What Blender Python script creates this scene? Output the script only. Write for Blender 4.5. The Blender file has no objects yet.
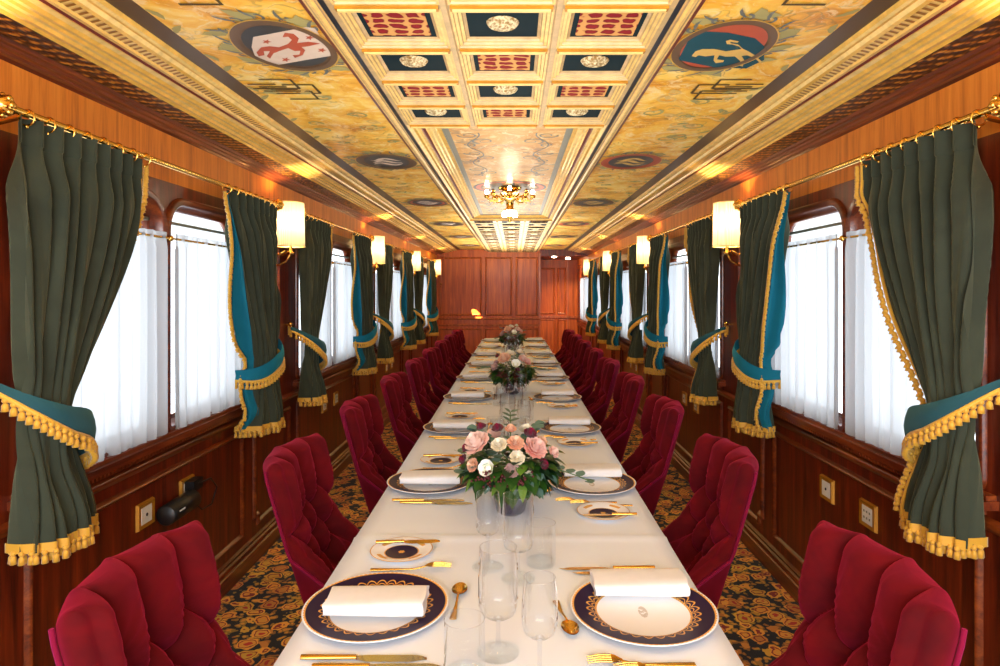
import bpy, math, random
from mathutils import Vector, Matrix, noise as mnoise
random.seed(7)
PI = math.pi
scn = bpy.context.scene
COL = scn.collection
# ------------------------------------------------------------------ dimensions
CX, CZ, F = 0.03, 1.46, 640.0          # camera x, height, focal length in pixels
XW = 1.38                               # half width of the carriage
Y0, YE, YP = -1.1, 11.7, 13.6           # open end behind the camera, end wall, wall of the side passage
TT = 0.77                               # table top height
TX = 0.02                               # table centre line
BAYS = [2.58, 4.88, 7.18, 9.48]
LAMPY = [3.68, 5.98, 8.28, 10.58, 1.38]

# ------------------------------------------------------------------ materials
def lin(r, g, b):
    f = lambda c: (c / 255 / 12.92) if c / 255 <= .04045 else ((c / 255 + .055) / 1.055) ** 2.4
    return (f(r), f(g), f(b), 1)

class NT:
    def __init__(s, name):
        s.m = bpy.data.materials.new(name); s.m.use_nodes = True
        s.t = s.m.node_tree; s.t.nodes.clear()
        s.out = s.n('ShaderNodeOutputMaterial')
    def n(s, typ, **kw):
        nd = s.t.nodes.new(typ)
        for k, v in kw.items():
            if k in nd.inputs.keys() if hasattr(nd.inputs, 'keys') else False: nd.inputs[k].default_value = v
            else: setattr(nd, k, v)
        return nd
    def l(s, a, b): s.t.links.new(a, b)
    def coord(s, scale=(1, 1, 1), kind='Object'):
        tc = s.n('ShaderNodeTexCoord'); mp = s.n('ShaderNodeMapping')
        s.l(tc.outputs[kind], mp.inputs['Vector']); mp.inputs['Scale'].default_value = scale
        return mp.outputs['Vector']
    def world(s, scale=(1, 1, 1)):
        g = s.n('ShaderNodeNewGeometry'); mp = s.n('ShaderNodeMapping')
        s.l(g.outputs['Position'], mp.inputs['Vector']); mp.inputs['Scale'].default_value = scale
        return mp.outputs['Vector']
    def noise(s, vec, scale=5, detail=4, rough=.5, dist=0):
        nd = s.n('ShaderNodeTexNoise'); s.l(vec, nd.inputs['Vector'])
        nd.inputs['Scale'].default_value = scale; nd.inputs['Detail'].default_value = detail
        nd.inputs['Roughness'].default_value = rough; nd.inputs['Distortion'].default_value = dist
        return nd.outputs['Fac']
    def ramp(s, fac, stops, interp='LINEAR'):
        r = s.n('ShaderNodeValToRGB'); r.color_ramp.interpolation = interp
        el = r.color_ramp.elements
        while len(el) < len(stops): el.new(.5)
        for e, (p, c) in zip(el, stops):
            e.position = p; e.color = c if len(c) == 4 else (*c, 1)
        s.l(fac, r.inputs['Fac']); return r.outputs['Color']
    def mix(s, f, a, b, mode='MIX'):
        m = s.n('ShaderNodeMix'); m.data_type = 'RGBA'; m.blend_type = mode
        for sock, v in ((m.inputs[0], f), (m.inputs[6], a), (m.inputs[7], b)):
            if isinstance(v, (int, float, tuple)): sock.default_value = v
            else: s.l(v, sock)
        return m.outputs[2]
    def math(s, op, a, b=0, c=0, clamp=False):
        m = s.n('ShaderNodeMath'); m.operation = op; m.use_clamp = clamp
        for i, v in enumerate((a, b, c)):
            if isinstance(v, (int, float)): m.inputs[i].default_value = v
            else: s.l(v, m.inputs[i])
        return m.outputs[0]
    def bsdf(s, col=None, rough=.5, metal=0, coat=0, coat_r=.1, sheen=0, sheen_t=None, spec=None, bump=None, bs=.3, bd=.01, emis=None, es=0, sheen_r=.5):
        b = s.n('ShaderNodeBsdfPrincipled')
        if col is not None:
            if isinstance(col, tuple): b.inputs['Base Color'].default_value = col
            else: s.l(col, b.inputs['Base Color'])
        if isinstance(rough, (int, float)): b.inputs['Roughness'].default_value = rough
        else: s.l(rough, b.inputs['Roughness'])
        b.inputs['Metallic'].default_value = metal
        b.inputs['Coat Weight'].default_value = coat; b.inputs['Coat Roughness'].default_value = coat_r
        b.inputs['Sheen Weight'].default_value = sheen; b.inputs['Sheen Roughness'].default_value = sheen_r
        if sheen_t: b.inputs['Sheen Tint'].default_value = sheen_t
        if spec is not None: b.inputs['Specular IOR Level'].default_value = spec
        if emis: b.inputs['Emission Color'].default_value = emis; b.inputs['Emission Strength'].default_value = es
        if bump is not None:
            bp = s.n('ShaderNodeBump'); bp.inputs['Strength'].default_value = bs; bp.inputs['Distance'].default_value = bd
            s.l(bump, bp.inputs['Height']); s.l(bp.outputs[0], b.inputs['Normal'])
        s.l(b.outputs[0], s.out.inputs['Surface']); s.b = b
        return s.m

def plain(name, col, rough=.5, metal=0, **kw):
    t = NT(name); v = t.coord((1, 1, 1))
    n = t.noise(v, 30, 3)
    c = t.mix(n, tuple(x * .86 for x in col[:3]) + (1,), col)
    return t.bsdf(c, rough, metal, **kw)

def wood(name, dark, mid, light, rough=.34, coat=.25, grain='z', big=1.0, coat_r=.15):
    t = NT(name)
    sc = {'z': (9, 9, .55), 'y': (9, .5, 9), 'x': (.5, 9, 9)}[grain]
    v = t.world(sc)
    n1 = t.noise(v, 3.2 * big, 6, .6, .6)
    n2 = t.noise(v, 14 * big, 4, .6, .2)
    f = t.math('ADD', t.math('MULTIPLY', n1, .75), t.math('MULTIPLY', n2, .25))
    c = t.ramp(f, [(.33, dark), (.5, mid), (.68, light)])
    return t.bsdf(c, rough, coat=coat, coat_r=coat_r, bump=n2, bs=.05, bd=.002)

M = {}
M['wood'] = wood('mahogany', lin(52, 14, 6), lin(100, 31, 10), lin(138, 50, 17), .34, .15)
M['wood_up'] = wood('lamplit_mahogany', lin(186, 98, 20), lin(224, 128, 34), lin(240, 150, 52), .5, .04)  # warm lamplight on the upper wall is put into this lighter wood colour
M['wood_end'] = wood('figured_mahogany', lin(150, 62, 14), lin(196, 94, 26), lin(228, 124, 44), .42, .08, big=.6)
M['wood_y'] = wood('mahogany_moulding', lin(56, 17, 7), lin(108, 42, 13), lin(148, 72, 24), .3, .35, 'y')
M['wood_trim'] = wood('light_mahogany_moulding', lin(140, 60, 20), lin(190, 98, 40), lin(216, 130, 64), .3, .3)
M['wood_leg'] = wood('ebonised_wood', lin(30, 12, 8), lin(46, 18, 10), lin(60, 26, 14), .3, .4)

def gold(name, col, rough=.25, metal=.9, dent=False):
    t = NT(name); v = t.world((1, 1, 1))
    n = t.noise(v, 25, 5, .6)
    c = t.ramp(n, [(.3, tuple(x * .72 for x in col[:3])), (.65, col)])
    return t.bsdf(c, rough, metal, bump=n, bs=.1, bd=.004)
M['gold'] = gold('gilding', lin(246, 194, 84), .32, .12)
M['gold_pale'] = gold('pale_gilding', lin(252, 216, 132), .4, .05)
M['gold_cream'] = gold('cream_gilding', lin(208, 176, 124), .45, .05)
M['gold_dark'] = gold('antique_gilding', lin(196, 134, 30), .4, .4)
M['brass'] = plain('polished_brass', lin(250, 200, 100), .14, 1.0)
M['cut_gold'] = plain('gold_plate', lin(246, 196, 104), .2, 1.0)
M['cut_silver'] = plain('silver_steel', lin(214, 214, 216), .16, 1.0)
M['black_line'] = plain('black_lacquer', lin(28, 30, 40), .3)
M['red_line'] = plain('oxblood_lacquer', lin(110, 34, 26), .35)
M['brown_band'] = plain('umber_band', lin(86, 66, 44), .45)
M['grey_band'] = plain('slate_band', lin(132, 132, 118), .4)
M['black_plastic'] = plain('black_plastic', lin(22, 22, 24), .35)
M['white_plastic'] = plain('white_plastic', lin(232, 230, 222), .35)

def gilt_stripes():
    t = NT('gilded_reeding'); v = t.world((1, 1, 1))
    sx = t.n('ShaderNodeSeparateXYZ'); t.l(v, sx.inputs[0])
    w = t.math('SINE', t.math('MULTIPLY', sx.outputs[1], 2 * PI / .024))
    w2 = t.math('MULTIPLY', t.math('ADD', w, 1), .5)
    c = t.ramp(w2, [(.25, lin(170, 112, 40)), (.6, lin(248, 210, 128))])
    return t.bsdf(c, .35, .4, bump=w2, bs=.4, bd=.006)
M['dentil'] = gilt_stripes()
def leaf_frieze():
    t = NT('gilded_leaf_frieze'); v = t.world((3, 1, 3))
    vo = t.n('ShaderNodeTexVoronoi'); vo.inputs['Scale'].default_value = 30; t.l(v, vo.inputs['Vector'])
    sx = t.n('ShaderNodeSeparateXYZ'); t.l(t.world((1, 1, 1)), sx.inputs[0])
    w = t.math('SINE', t.math('ADD', t.math('MULTIPLY', sx.outputs[1], 2 * PI / .055), t.math('MULTIPLY', t.math('ABSOLUTE', sx.outputs[0]), 90)))
    f = t.math('ADD', t.math('MULTIPLY', w, .3), t.math('MULTIPLY', vo.outputs['Distance'], 1.0))
    c = t.ramp(f, [(.12, lin(206, 140, 44)), (.42, lin(96, 50, 14)), (.6, lin(46, 20, 8))])
    return t.bsdf(c, .35, .3, bump=f, bs=.4, bd=.006)
M['frieze'] = leaf_frieze()

def painted(name, a, b, c_, d, line, lscale=6, warp=1.6):
    t = NT(name); v = t.world((1, 1, 1))
    nz = t.n('ShaderNodeTexNoise'); t.l(v, nz.inputs['Vector']); nz.inputs['Scale'].default_value = 4; nz.inputs['Detail'].default_value = 3
    vm = t.n('ShaderNodeVectorMath'); vm.operation = 'MULTIPLY_ADD'
    t.l(nz.outputs['Color'], vm.inputs[0]); vm.inputs[1].default_value = (warp * .25,) * 3; t.l(v, vm.inputs[2])
    w = vm.outputs[0]
    n1 = t.noise(w, 5, 6, .62, .4)
    base = t.ramp(n1, [(.3, a), (.45, b), (.56, c_), (.7, d)])
    wv = t.n('ShaderNodeTexWave'); wv.wave_type = 'RINGS'; t.l(w, wv.inputs['Vector'])
    wv.inputs['Scale'].default_value = lscale; wv.inputs['Distortion'].default_value = 9; wv.inputs['Detail'].default_value = 2; wv.inputs['Detail Scale'].default_value = 2.2
    ln = t.ramp(wv.outputs['Fac'], [(.02, (1, 1, 1)), (.14, (0, 0, 0))])
    msk = t.ramp(t.noise(v, 3.1, 2), [(.47, (0, 0, 0)), (.56, (1, 1, 1))])
    f = t.math('MULTIPLY', t.mix(1, ln, msk, 'MULTIPLY'), .5)
    c1 = t.mix(f, base, line)
    n3 = t.noise(w, 15, 5, .7, 1.0)
    f3 = t.ramp(n3, [(.52, (0, 0, 0)), (.62, (.6, .6, .6))])
    c2 = t.mix(f3, c1, lin(252, 232, 178))
    return t.bsdf(c2, .5, .0, coat=.1, coat_r=.2, spec=.3)
M['paint'] = painted('painted_gold_panel', lin(200, 124, 22), lin(244, 180, 50), lin(254, 208, 90), lin(255, 232, 156), lin(150, 122, 62))
M['paint_mid'] = painted('painted_ochre_panel', lin(190, 126, 54), lin(212, 154, 80), lin(222, 170, 98), lin(230, 184, 116), lin(122, 118, 106), 2.6)

def damask():
    t = NT('crimson_damask'); v = t.world((1, 1, 1))
    sx = t.n('ShaderNodeSeparateXYZ'); t.l(v, sx.inputs[0])
    nn = t.math('MULTIPLY', t.noise(v, 22, 2), 2.6)
    a = t.math('SINE', t.math('ADD', nn, t.math('MULTIPLY', sx.outputs[0], 2 * PI / .094)))
    b = t.math('SINE', t.math('ADD', nn, t.math('MULTIPLY', sx.outputs[1], 2 * PI / .07)))
    p = t.math('MULTIPLY', a, b)
    n = t.noise(v, 60, 2)
    f = t.math('ADD', t.math('ABSOLUTE', p), t.math('MULTIPLY', n, .35))
    c = t.ramp(f, [(.40, lin(214, 160, 96)), (.52, lin(190, 126, 78)), (.58, lin(118, 20, 32)), (.9, lin(140, 30, 40))])
    return t.bsdf(c, .6, spec=.08)
M['damask'] = damask()
M['teal_panel'] = plain('dark_teal_paint', lin(16, 40, 50), .6, spec=.05)
def rosette_m():
    t = NT('carved_rosette'); v = t.world((1, 1, 1))
    n = t.noise(v, 110, 3, .6)
    c = t.ramp(n, [(.4, lin(168, 128, 60)), (.58, lin(246, 232, 190))])
    return t.bsdf(c, .4, .2, bump=n, bs=.6, bd=.006)
M['rosette'] = rosette_m()

def velvet(name, dark, mid, tint, sheen=1.0, sc=6):
    t = NT(name); v = t.coord((1, 1, 1))
    n = t.noise(v, sc, 3, .6, .5)
    lw = t.n('ShaderNodeLayerWeight'); lw.inputs['Blend'].default_value = .42
    c = t.mix(n, dark, mid)
    c2 = t.mix(t.math('MULTIPLY', t.math('POWER', lw.outputs['Facing'], 1.8), .9), c, tint)  # sheen painted into the base colour: tint rises towards edges seen aslant
    n2 = t.noise(v, 380, 2)
    return t.bsdf(c2, .85, sheen=sheen, sheen_t=tint, spec=.15, bump=n2, bs=.12, bd=.001, sheen_r=.35)
M['velvet'] = velvet('burgundy_velvet', lin(26, 0, 6), lin(118, 6, 14), lin(176, 32, 72), .25, 8)
M['piping'] = velvet('burgundy_piping', lin(110, 6, 40), lin(130, 12, 52), lin(180, 50, 110), .5)  # purple sheen along the chair edge is put into the piping colour
M['curtain'] = velvet('olive_velvet', lin(38, 44, 36), lin(66, 72, 58), lin(124, 130, 106), .3)
M['teal'] = velvet('teal_velvet', lin(12, 84, 104), lin(18, 108, 130), lin(60, 150, 165), .4)
M['tie'] = velvet('tieback_teal_velvet', lin(30, 66, 74), lin(40, 82, 92), lin(96, 140, 144), .25)
M['fringe'] = plain('gold_silk_fringe', lin(216, 162, 44), .55, 0, sheen=.3)

def sheer():
    t = NT('white_voile'); v = t.coord((1, 1, 1))
    n = t.noise(v, 200, 2)
    tr = t.n('ShaderNodeBsdfTranslucent'); df = t.n('ShaderNodeBsdfDiffuse'); tp = t.n('ShaderNodeBsdfTransparent')
    tr.inputs['Color'].default_value = (.46, .475, .495, 1); df.inputs['Color'].default_value = (.8, .82, .85, 1)
    m1 = t.n('ShaderNodeMixShader'); m1.inputs[0].default_value = .35; t.l(tr.outputs[0], m1.inputs[1]); t.l(df.outputs[0], m1.inputs[2])
    m2 = t.n('ShaderNodeMixShader'); t.l(t.math('ADD', .03, t.math('MULTIPLY', n, .06)), m2.inputs[0])
    t.l(m1.outputs[0], m2.inputs[1]); t.l(tp.outputs[0], m2.inputs[2]); t.l(m2.outputs[0], t.out.inputs['Surface'])
    return t.m
M['sheer'] = sheer()
def glass(name, tint=(.97, .98, .99, 1), k=1.0, base=.03):
    t = NT(name); v = t.coord((1, 1, 1)); n = t.noise(v, 20, 1)
    tp = t.n('ShaderNodeBsdfTransparent'); tp.inputs['Color'].default_value = tint
    gl = t.n('ShaderNodeBsdfGlossy'); gl.inputs['Roughness'].default_value = .03; gl.inputs['Color'].default_value = (.95, .97, 1, 1)
    lw = t.n('ShaderNodeLayerWeight'); lw.inputs['Blend'].default_value = .35
    p = t.math('POWER', lw.outputs['Facing'], 2.2)
    f = t.math('ADD', t.math('MULTIPLY', p, k), t.math('MULTIPLY', n, base), clamp=True)
    m = t.n('ShaderNodeMixShader'); t.l(f, m.inputs[0]); t.l(tp.outputs[0], m.inputs[1]); t.l(gl.outputs[0], m.inputs[2])
    t.l(m.outputs[0], t.out.inputs['Surface']); return t.m
M['glass'] = glass('clear_crystal', (.955, .97, .985, 1), 1.35, .08)
M['crystal_base'] = glass('thick_crystal', (.95, .96, .98, 1), .6, .08)
M['pane'] = glass('window_glass', (.97, .99, 1, 1), .35, .02)

def cloth_m():
    t = NT('white_linen'); v = t.coord((1, 1, 1))
    n = t.noise(v, 500, 2); n2 = t.noise(v, 3, 4)
    c = t.mix(n2, lin(228, 236, 250), lin(238, 246, 255))
    f = t.math('ADD', t.math('MULTIPLY', n, .1), n2)
    return t.bsdf(c, .8, spec=.15, sheen=.1, bump=f, bs=.12, bd=.01)
M['cloth'] = cloth_m()
M['napkin'] = plain('napkin_linen', lin(240, 240, 242), .8)

def shade_m():
    t = NT('pleated_silk_shade'); v = t.coord((1, 1, 1))
    sx = t.n('ShaderNodeSeparateXYZ'); t.l(v, sx.inputs[0])
    w = t.math('SINE', t.math('MULTIPLY', t.math('ADD', sx.outputs[0], sx.outputs[1]), 620))
    f = t.math('MULTIPLY', t.math('ADD', w, 1), .5)
    # brightest where the bulb sits behind the silk
    z = t.math('SUBTRACT', 1.0, t.math('MULTIPLY', t.math('ABSOLUTE', t.math('SUBTRACT', sx.outputs[2], .05)), 3.2), clamp=True)
    col = t.mix(f, lin(255, 214, 150), lin(255, 232, 190))
    b = t.n('ShaderNodeBsdfPrincipled'); t.l(col, b.inputs['Base Color']); b.inputs['Roughness'].default_value = .8
    trn = t.n('ShaderNodeBsdfTranslucent'); trn.inputs['Color'].default_value = (.17, .135, .09, 1); mx = t.n('ShaderNodeMixShader'); mx.inputs[0].default_value = .6
    t.l(col, b.inputs['Emission Color'])
    t.l(t.math('ADD', .12, t.math('MULTIPLY', z, .35)), b.inputs['Emission Strength'])
    t.l(b.outputs[0], mx.inputs[1]); t.l(trn.outputs[0], mx.inputs[2]); t.l(mx.outputs[0], t.out.inputs['Surface']); return t.m
M['shade'] = shade_m()
def emit(name, col, s):
    t = NT(name); e = t.n('ShaderNodeEmission'); e.inputs[0].default_value = col; e.inputs[1].default_value = s
    t.l(e.outputs[0], t.out.inputs['Surface']); return t.m
M['bulb'] = emit('glowing_bulb', (1, .82, .56, 1), 34)

def carpet():
    t = NT('floral_carpet'); v = t.world((1, 1, 1))
    nz = t.n('ShaderNodeTexNoise'); t.l(v, nz.inputs['Vector']); nz.inputs['Scale'].default_value = 16; nz.inputs['Detail'].default_value = 2
    vm = t.n('ShaderNodeVectorMath'); vm.operation = 'MULTIPLY_ADD'
    t.l(nz.outputs['Color'], vm.inputs[0]); vm.inputs[1].default_value = (.06,) * 3; t.l(v, vm.inputs[2]); w = vm.outputs[0]
    vo = t.n('ShaderNodeTexVoronoi'); vo.inputs['Scale'].default_value = 12; t.l(w, vo.inputs['Vector'])
    d = vo.outputs['Distance']
    flower = t.ramp(d, [(.08, lin(210, 60, 30)), (.16, lin(236, 176, 60)), (.27, lin(244, 170, 50)), (.33, lin(150, 40, 24)), (.39, lin(252, 184, 60)), (.52, lin(26, 16, 10)), (1, lin(22, 14, 10))], 'CONSTANT')
    col2 = t.ramp(t.n('ShaderNodeSeparateColor').outputs[0], [(0, (1, 1, 1)), (1, (1, 1, 1))])
    vo2 = t.n('ShaderNodeTexVoronoi'); vo2.inputs['Scale'].default_value = 30; t.l(w, vo2.inputs['Vector'])
    leafc = t.ramp(vo2.outputs['Distance'], [(.0, lin(230, 160, 46)), (.3, lin(176, 130, 38)), (.45, lin(20, 14, 10))], 'CONSTANT')
    m = t.ramp(d, [(.0, (0, 0, 0)), (.49, (1, 1, 1))], 'CONSTANT')
    c = t.mix(m, flower, leafc)
    sp = t.n('ShaderNodeSeparateColor'); t.l(vo.outputs['Color'], sp.inputs[0])
    k = t.ramp(sp.outputs[0], [(.0, (.55, .25, .2)), (.3, (1, .85, .7)), (.6, (1, 1, 1)), (.8, (.75, .9, .5))], 'CONSTANT')
    c = t.mix(.6, c, t.mix(1, c, k, 'MULTIPLY'))
    return t.bsdf(c, .95, sheen=.1, bump=t.noise(v, 300, 2), bs=.3, bd=.004)
M['carpet'] = carpet()

def china(name, kind):
    t = NT(name); tc = t.n('ShaderNodeTexCoord'); sx = t.n('ShaderNodeSeparateXYZ'); t.l(tc.outputs['Object'], sx.inputs[0])
    x, y = sx.outputs[0], sx.outputs[1]
    r = t.math('SQRT', t.math('ADD', t.math('MULTIPLY', x, x), t.math('MULTIPLY', y, y)))
    th = t.math('ARCTAN2', y, x)
    def step(a, e=.0008): return t.math('MULTIPLY', t.math('SUBTRACT', r, a), 1 / e, clamp=True)
    white, navy, g = lin(240, 240, 242), lin(38, 22, 58), lin(226, 170, 84)
    if kind == 'charger':
        edge = t.math('ADD', .1485, t.math('MULTIPLY', t.math('ABSOLUTE', t.math('SINE', t.math('MULTIPLY', th, 45))), .0022))
        nav = t.math('MULTIPLY', t.math('GREATER_THAN', r, .098), t.math('LESS_THAN', r, edge))
        c = t.mix(nav, white, navy)
        a = t.math('ABSOLUTE', t.math('SINE', t.math('MULTIPLY', th, 15)))
        outer = t.math('ADD', .106, t.math('MULTIPLY', a, .0125))
        dlt = t.math('ABSOLUTE', t.math('SUBTRACT', r, outer))
        l1 = t.math('LESS_THAN', dlt, .0021)
        inner = t.math('ADD', .101, t.math('MULTIPLY', a, .007)); l2 = t.math('LESS_THAN', t.math('ABSOLUTE', t.math('SUBTRACT', r, inner)), .0011)
        b2 = t.math('ABSOLUTE', t.math('COSINE', t.math('MULTIPLY', th, 45)))
        l3 = t.math('MULTIPLY', t.math('LESS_THAN', t.math('ABSOLUTE', t.math('SUBTRACT', r, .0995)), .0022), t.math('GREATER_THAN', b2, .25))
        rim = t.math('MULTIPLY', t.math('GREATER_THAN', r, .1462), t.math('LESS_THAN', r, edge))
        gg = t.math('MAXIMUM', t.math('MAXIMUM', l1, l2), t.math('MAXIMUM', l3, rim))
        c = t.mix(gg, c, g)
        # small grey-gold crest with wings in the well
        yy = t.math('MULTIPLY', y, .22)
        n = t.noise(tc.outputs['Object'], 150, 3)
        rr = t.math('SQRT', t.math('ADD', t.math('MULTIPLY', t.math('MULTIPLY', x, x), .16), t.math('MULTIPLY', y, y)))
        em = t.math('MULTIPLY', t.math('LESS_THAN', rr, .0095), t.math('GREATER_THAN', n, .45))
        c = t.mix(t.math('MULTIPLY', em, .55), c, lin(158, 138, 104))
    else:
        nav = t.math('LESS_THAN', r, .042)
        c = t.mix(nav, white, navy)
        ring = t.math('LESS_THAN', t.math('ABSOLUTE', t.math('SUBTRACT', r, .0435)), .0014)
        rim = t.math('GREATER_THAN', r, .0785)
        star = t.math('LESS_THAN', r, t.math('ADD', .006, t.math('MULTIPLY', t.math('ABSOLUTE', t.math('COSINE', t.math('MULTIPLY', th, 3))), .003)))
        a = t.math('ABSOLUTE', t.math('SINE', t.math('MULTIPLY', th, 2)))
        mot = t.math('MULTIPLY', t.math('LESS_THAN', t.math('ABSOLUTE', t.math('SUBTRACT', r, .061)), t.math('MULTIPLY', a, .006)), t.math('GREATER_THAN', a, .8))
        gg = t.math('MAXIMUM', t.math('MAXIMUM', ring, star), t.math('MAXIMUM', mot, rim))
        c = t.mix(gg, c, g)
    return t.bsdf(c, .4, spec=.14)
M['charger'] = china('navy_rim_porcelain', 'charger')
M['bread'] = china('navy_well_porcelain', 'bread')

def petal(name, deep, light):
    t = NT(name); v = t.coord((1, 1, 1)); sx = t.n('ShaderNodeSeparateXYZ'); t.l(v, sx.inputs[0])
    f = t.math('ADD', t.math('MULTIPLY', sx.outputs[2], 26), t.math('MULTIPLY', t.noise(v, 60, 3), .5), clamp=True)
    return t.bsdf(t.ramp(f, [(.15, deep), (.75, light)]), .6, sheen=.15, spec=.2)
for nm, a, b in [('blush', (222, 150, 136), (250, 218, 204)), ('cream', (222, 200, 150), (252, 246, 228)), ('peach', (222, 140, 96), (250, 208, 176)),
                 ('wine', (60, 4, 20), (140, 16, 56)), ('white', (200, 206, 130), (252, 252, 246)), ('dusty', (150, 96, 100), (222, 186, 176)), ('coral', (206, 84, 54), (246, 202, 190))]:
    M[nm] = petal(nm + '_petal', lin(*a), lin(*b))
M['leaf'] = plain('glossy_green_leaf', lin(40, 82, 26), .4)
M['leaf_dark'] = plain('deep_green_leaf', lin(22, 52, 24), .42)
M['leaf_lime'] = plain('bright_green_leaf', lin(92, 132, 40), .45)
M['eucalyptus'] = plain('grey_green_leaf', lin(98, 132, 118), .6)
M['stem'] = plain('green_stem', lin(80, 110, 50), .5)
M['berry'] = plain('dark_red_berry', lin(84, 20, 28), .5)
M['navy_vase'] = plain('navy_ceramic', lin(20, 24, 60), .12, coat=1.0)

# ------------------------------------------------------------------ mesh helpers
class MB:
    def __init__(s): s.v = []; s.f = []; s.mi = []; s.sm = []
    def add(s, vs, fs, mi=0, smooth=True):
        o = len(s.v); s.v += [tuple(p) for p in vs]
        for f in fs: s.f.append(tuple(i + o for i in f)); s.mi.append(mi); s.sm.append(smooth)
        return s
    def box(s, x0, x1, y0, y1, z0, z1, mi=0, bev=0):
        x0, x1 = min(x0, x1), max(x0, x1); y0, y1 = min(y0, y1), max(y0, y1); z0, z1 = min(z0, z1), max(z0, z1)
        vs = [(x, y, z) for z in (z0, z1) for y in (y0, y1) for x in (x0, x1)]
        return s.add(vs, [(0, 2, 3, 1), (4, 5, 7, 6), (0, 1, 5, 4), (2, 6, 7, 3), (0, 4, 6, 2), (1, 3, 7, 5)], mi, False)
    def grid(s, rows, mi=0, smooth=True, close_u=False, close_v=False):
        n = len(rows[0]); m = len(rows); vs = [p for r in rows for p in r]; fs = []
        for j in range(m if close_v else m - 1):
            for i in range(n if close_u else n - 1):
                a, b = j * n + i, j * n + (i + 1) % n
                c, d = ((j + 1) % m) * n + (i + 1) % n, ((j + 1) % m) * n + i
                fs.append((a, b, c, d))
        return s.add(vs, fs, mi, smooth)
    def lathe(s, prof, n=24, c=(0, 0, 0), axis='z', mi=0, sx=1, sy=1):
        rows = []
        for r, h in prof:
            row = []
            for i in range(n):
                a = 2 * PI * i / n; p = (r * math.cos(a) * sx, r * math.sin(a) * sy, h)
                if axis == 'y': p = (p[0], p[2], p[1])
                if axis == 'x': p = (p[2], p[0], p[1])
                row.append((c[0] + p[0], c[1] + p[1], c[2] + p[2]))
            rows.append(row)
        return s.grid(rows, mi, True, close_u=True)
    def ball(s, c, r, n=10, m=7, mi=0, sz=1, sx=1, sy=1):
        return s.lathe([(r * math.sin(PI * k / m), -r * sz * math.cos(PI * k / m)) for k in range(m + 1)], n, c, 'z', mi, sx, sy)
    def tube(s, pts, r, n=8, mi=0, closed=False):
        pts = [Vector(p) for p in pts]; rows = []; m = len(pts); up = None
        for i, p in enumerate(pts):
            a = pts[(i - 1) % m] if (i > 0 or closed) else p; b = pts[(i + 1) % m] if (i < m - 1 or closed) else p
            t = (b - a)
            t = t.normalized() if t.length > 1e-9 else Vector((0, 0, 1))
            if up is None: up = t.orthogonal().normalized()
            up = (up - t * up.dot(t))
            up = up.normalized() if up.length > 1e-6 else t.orthogonal().normalized()
            w = t.cross(up); rr = r[i] if isinstance(r, (list, tuple)) else r
            rows.append([tuple(p + (up * math.cos(2 * PI * k / n) + w * math.sin(2 * PI * k / n)) * rr) for k in range(n)])
        s.grid(rows, mi, True, close_u=True, close_v=closed)
        if not closed:
            s.add(rows[0], [tuple(range(n))[::-1]], mi); s.add(rows[-1], [tuple(range(n))], mi)
        return s
    def poly(s, pts, mi=0): return s.add(pts, [tuple(range(len(pts)))], mi, False)
    def build(s, name, mats, parent=None, loc=None, mat4=None):
        me = bpy.data.meshes.new(name); me.from_pydata(s.v, [], s.f); me.update()
        for m in (mats if isinstance(mats, (list, tuple)) else [mats]): me.materials.append(m)
        for p, mi, sm in zip(me.polygons, s.mi, s.sm): p.material_index = mi; p.use_smooth = sm
        o = bpy.data.objects.new(name, me); COL.objects.link(o)
        if parent is not None: o.parent = parent
        if loc: o.location = loc
        return o
    def xform(s, fn, start=0): s.v[start:] = [tuple(fn(p)) for p in s.v[start:]]; return s

def empty(name, loc=(0, 0, 0), rz=0):
    o = bpy.data.objects.new(name, None); COL.objects.link(o); o.location = loc; o.rotation_euler = (0, 0, rz); o.empty_display_size = .05
    return o
def tag(o, label, cat, group=None):
    o['label'] = label; o['category'] = cat
    if group: o['group'] = group
    return o
def struct(o): o['kind'] = 'structure'; return o
def dup(root, loc=None, rz=None):
    r = root.copy(); COL.objects.link(r)
    if loc is not None: r.location = loc
    if rz is not None: r.rotation_euler = (0, 0, rz)
    def rec(a, b):
        for ch in list(a.children):
            if ch is b: continue
            c = ch.copy(); COL.objects.link(c); c.parent = b; rec(ch, c)
    rec(root, r); return r
ORD = ['nearest', 'second', 'third', 'fourth', 'fifth', 'sixth', 'seventh', 'eighth', 'farthest']
ORDW = ['nearest window', 'second window from camera', 'third window from camera', 'farthest curtained window']
def onceil(px, py, z=2.199):
    D = (z - CZ) * F / (290 - py); return (CX + (px - 514) * D / F, D, z)
def smooth(a, b, x):
    t = max(0, min(1, (x - a) / (b - a))); return t * t * (3 - 2 * t)

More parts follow.
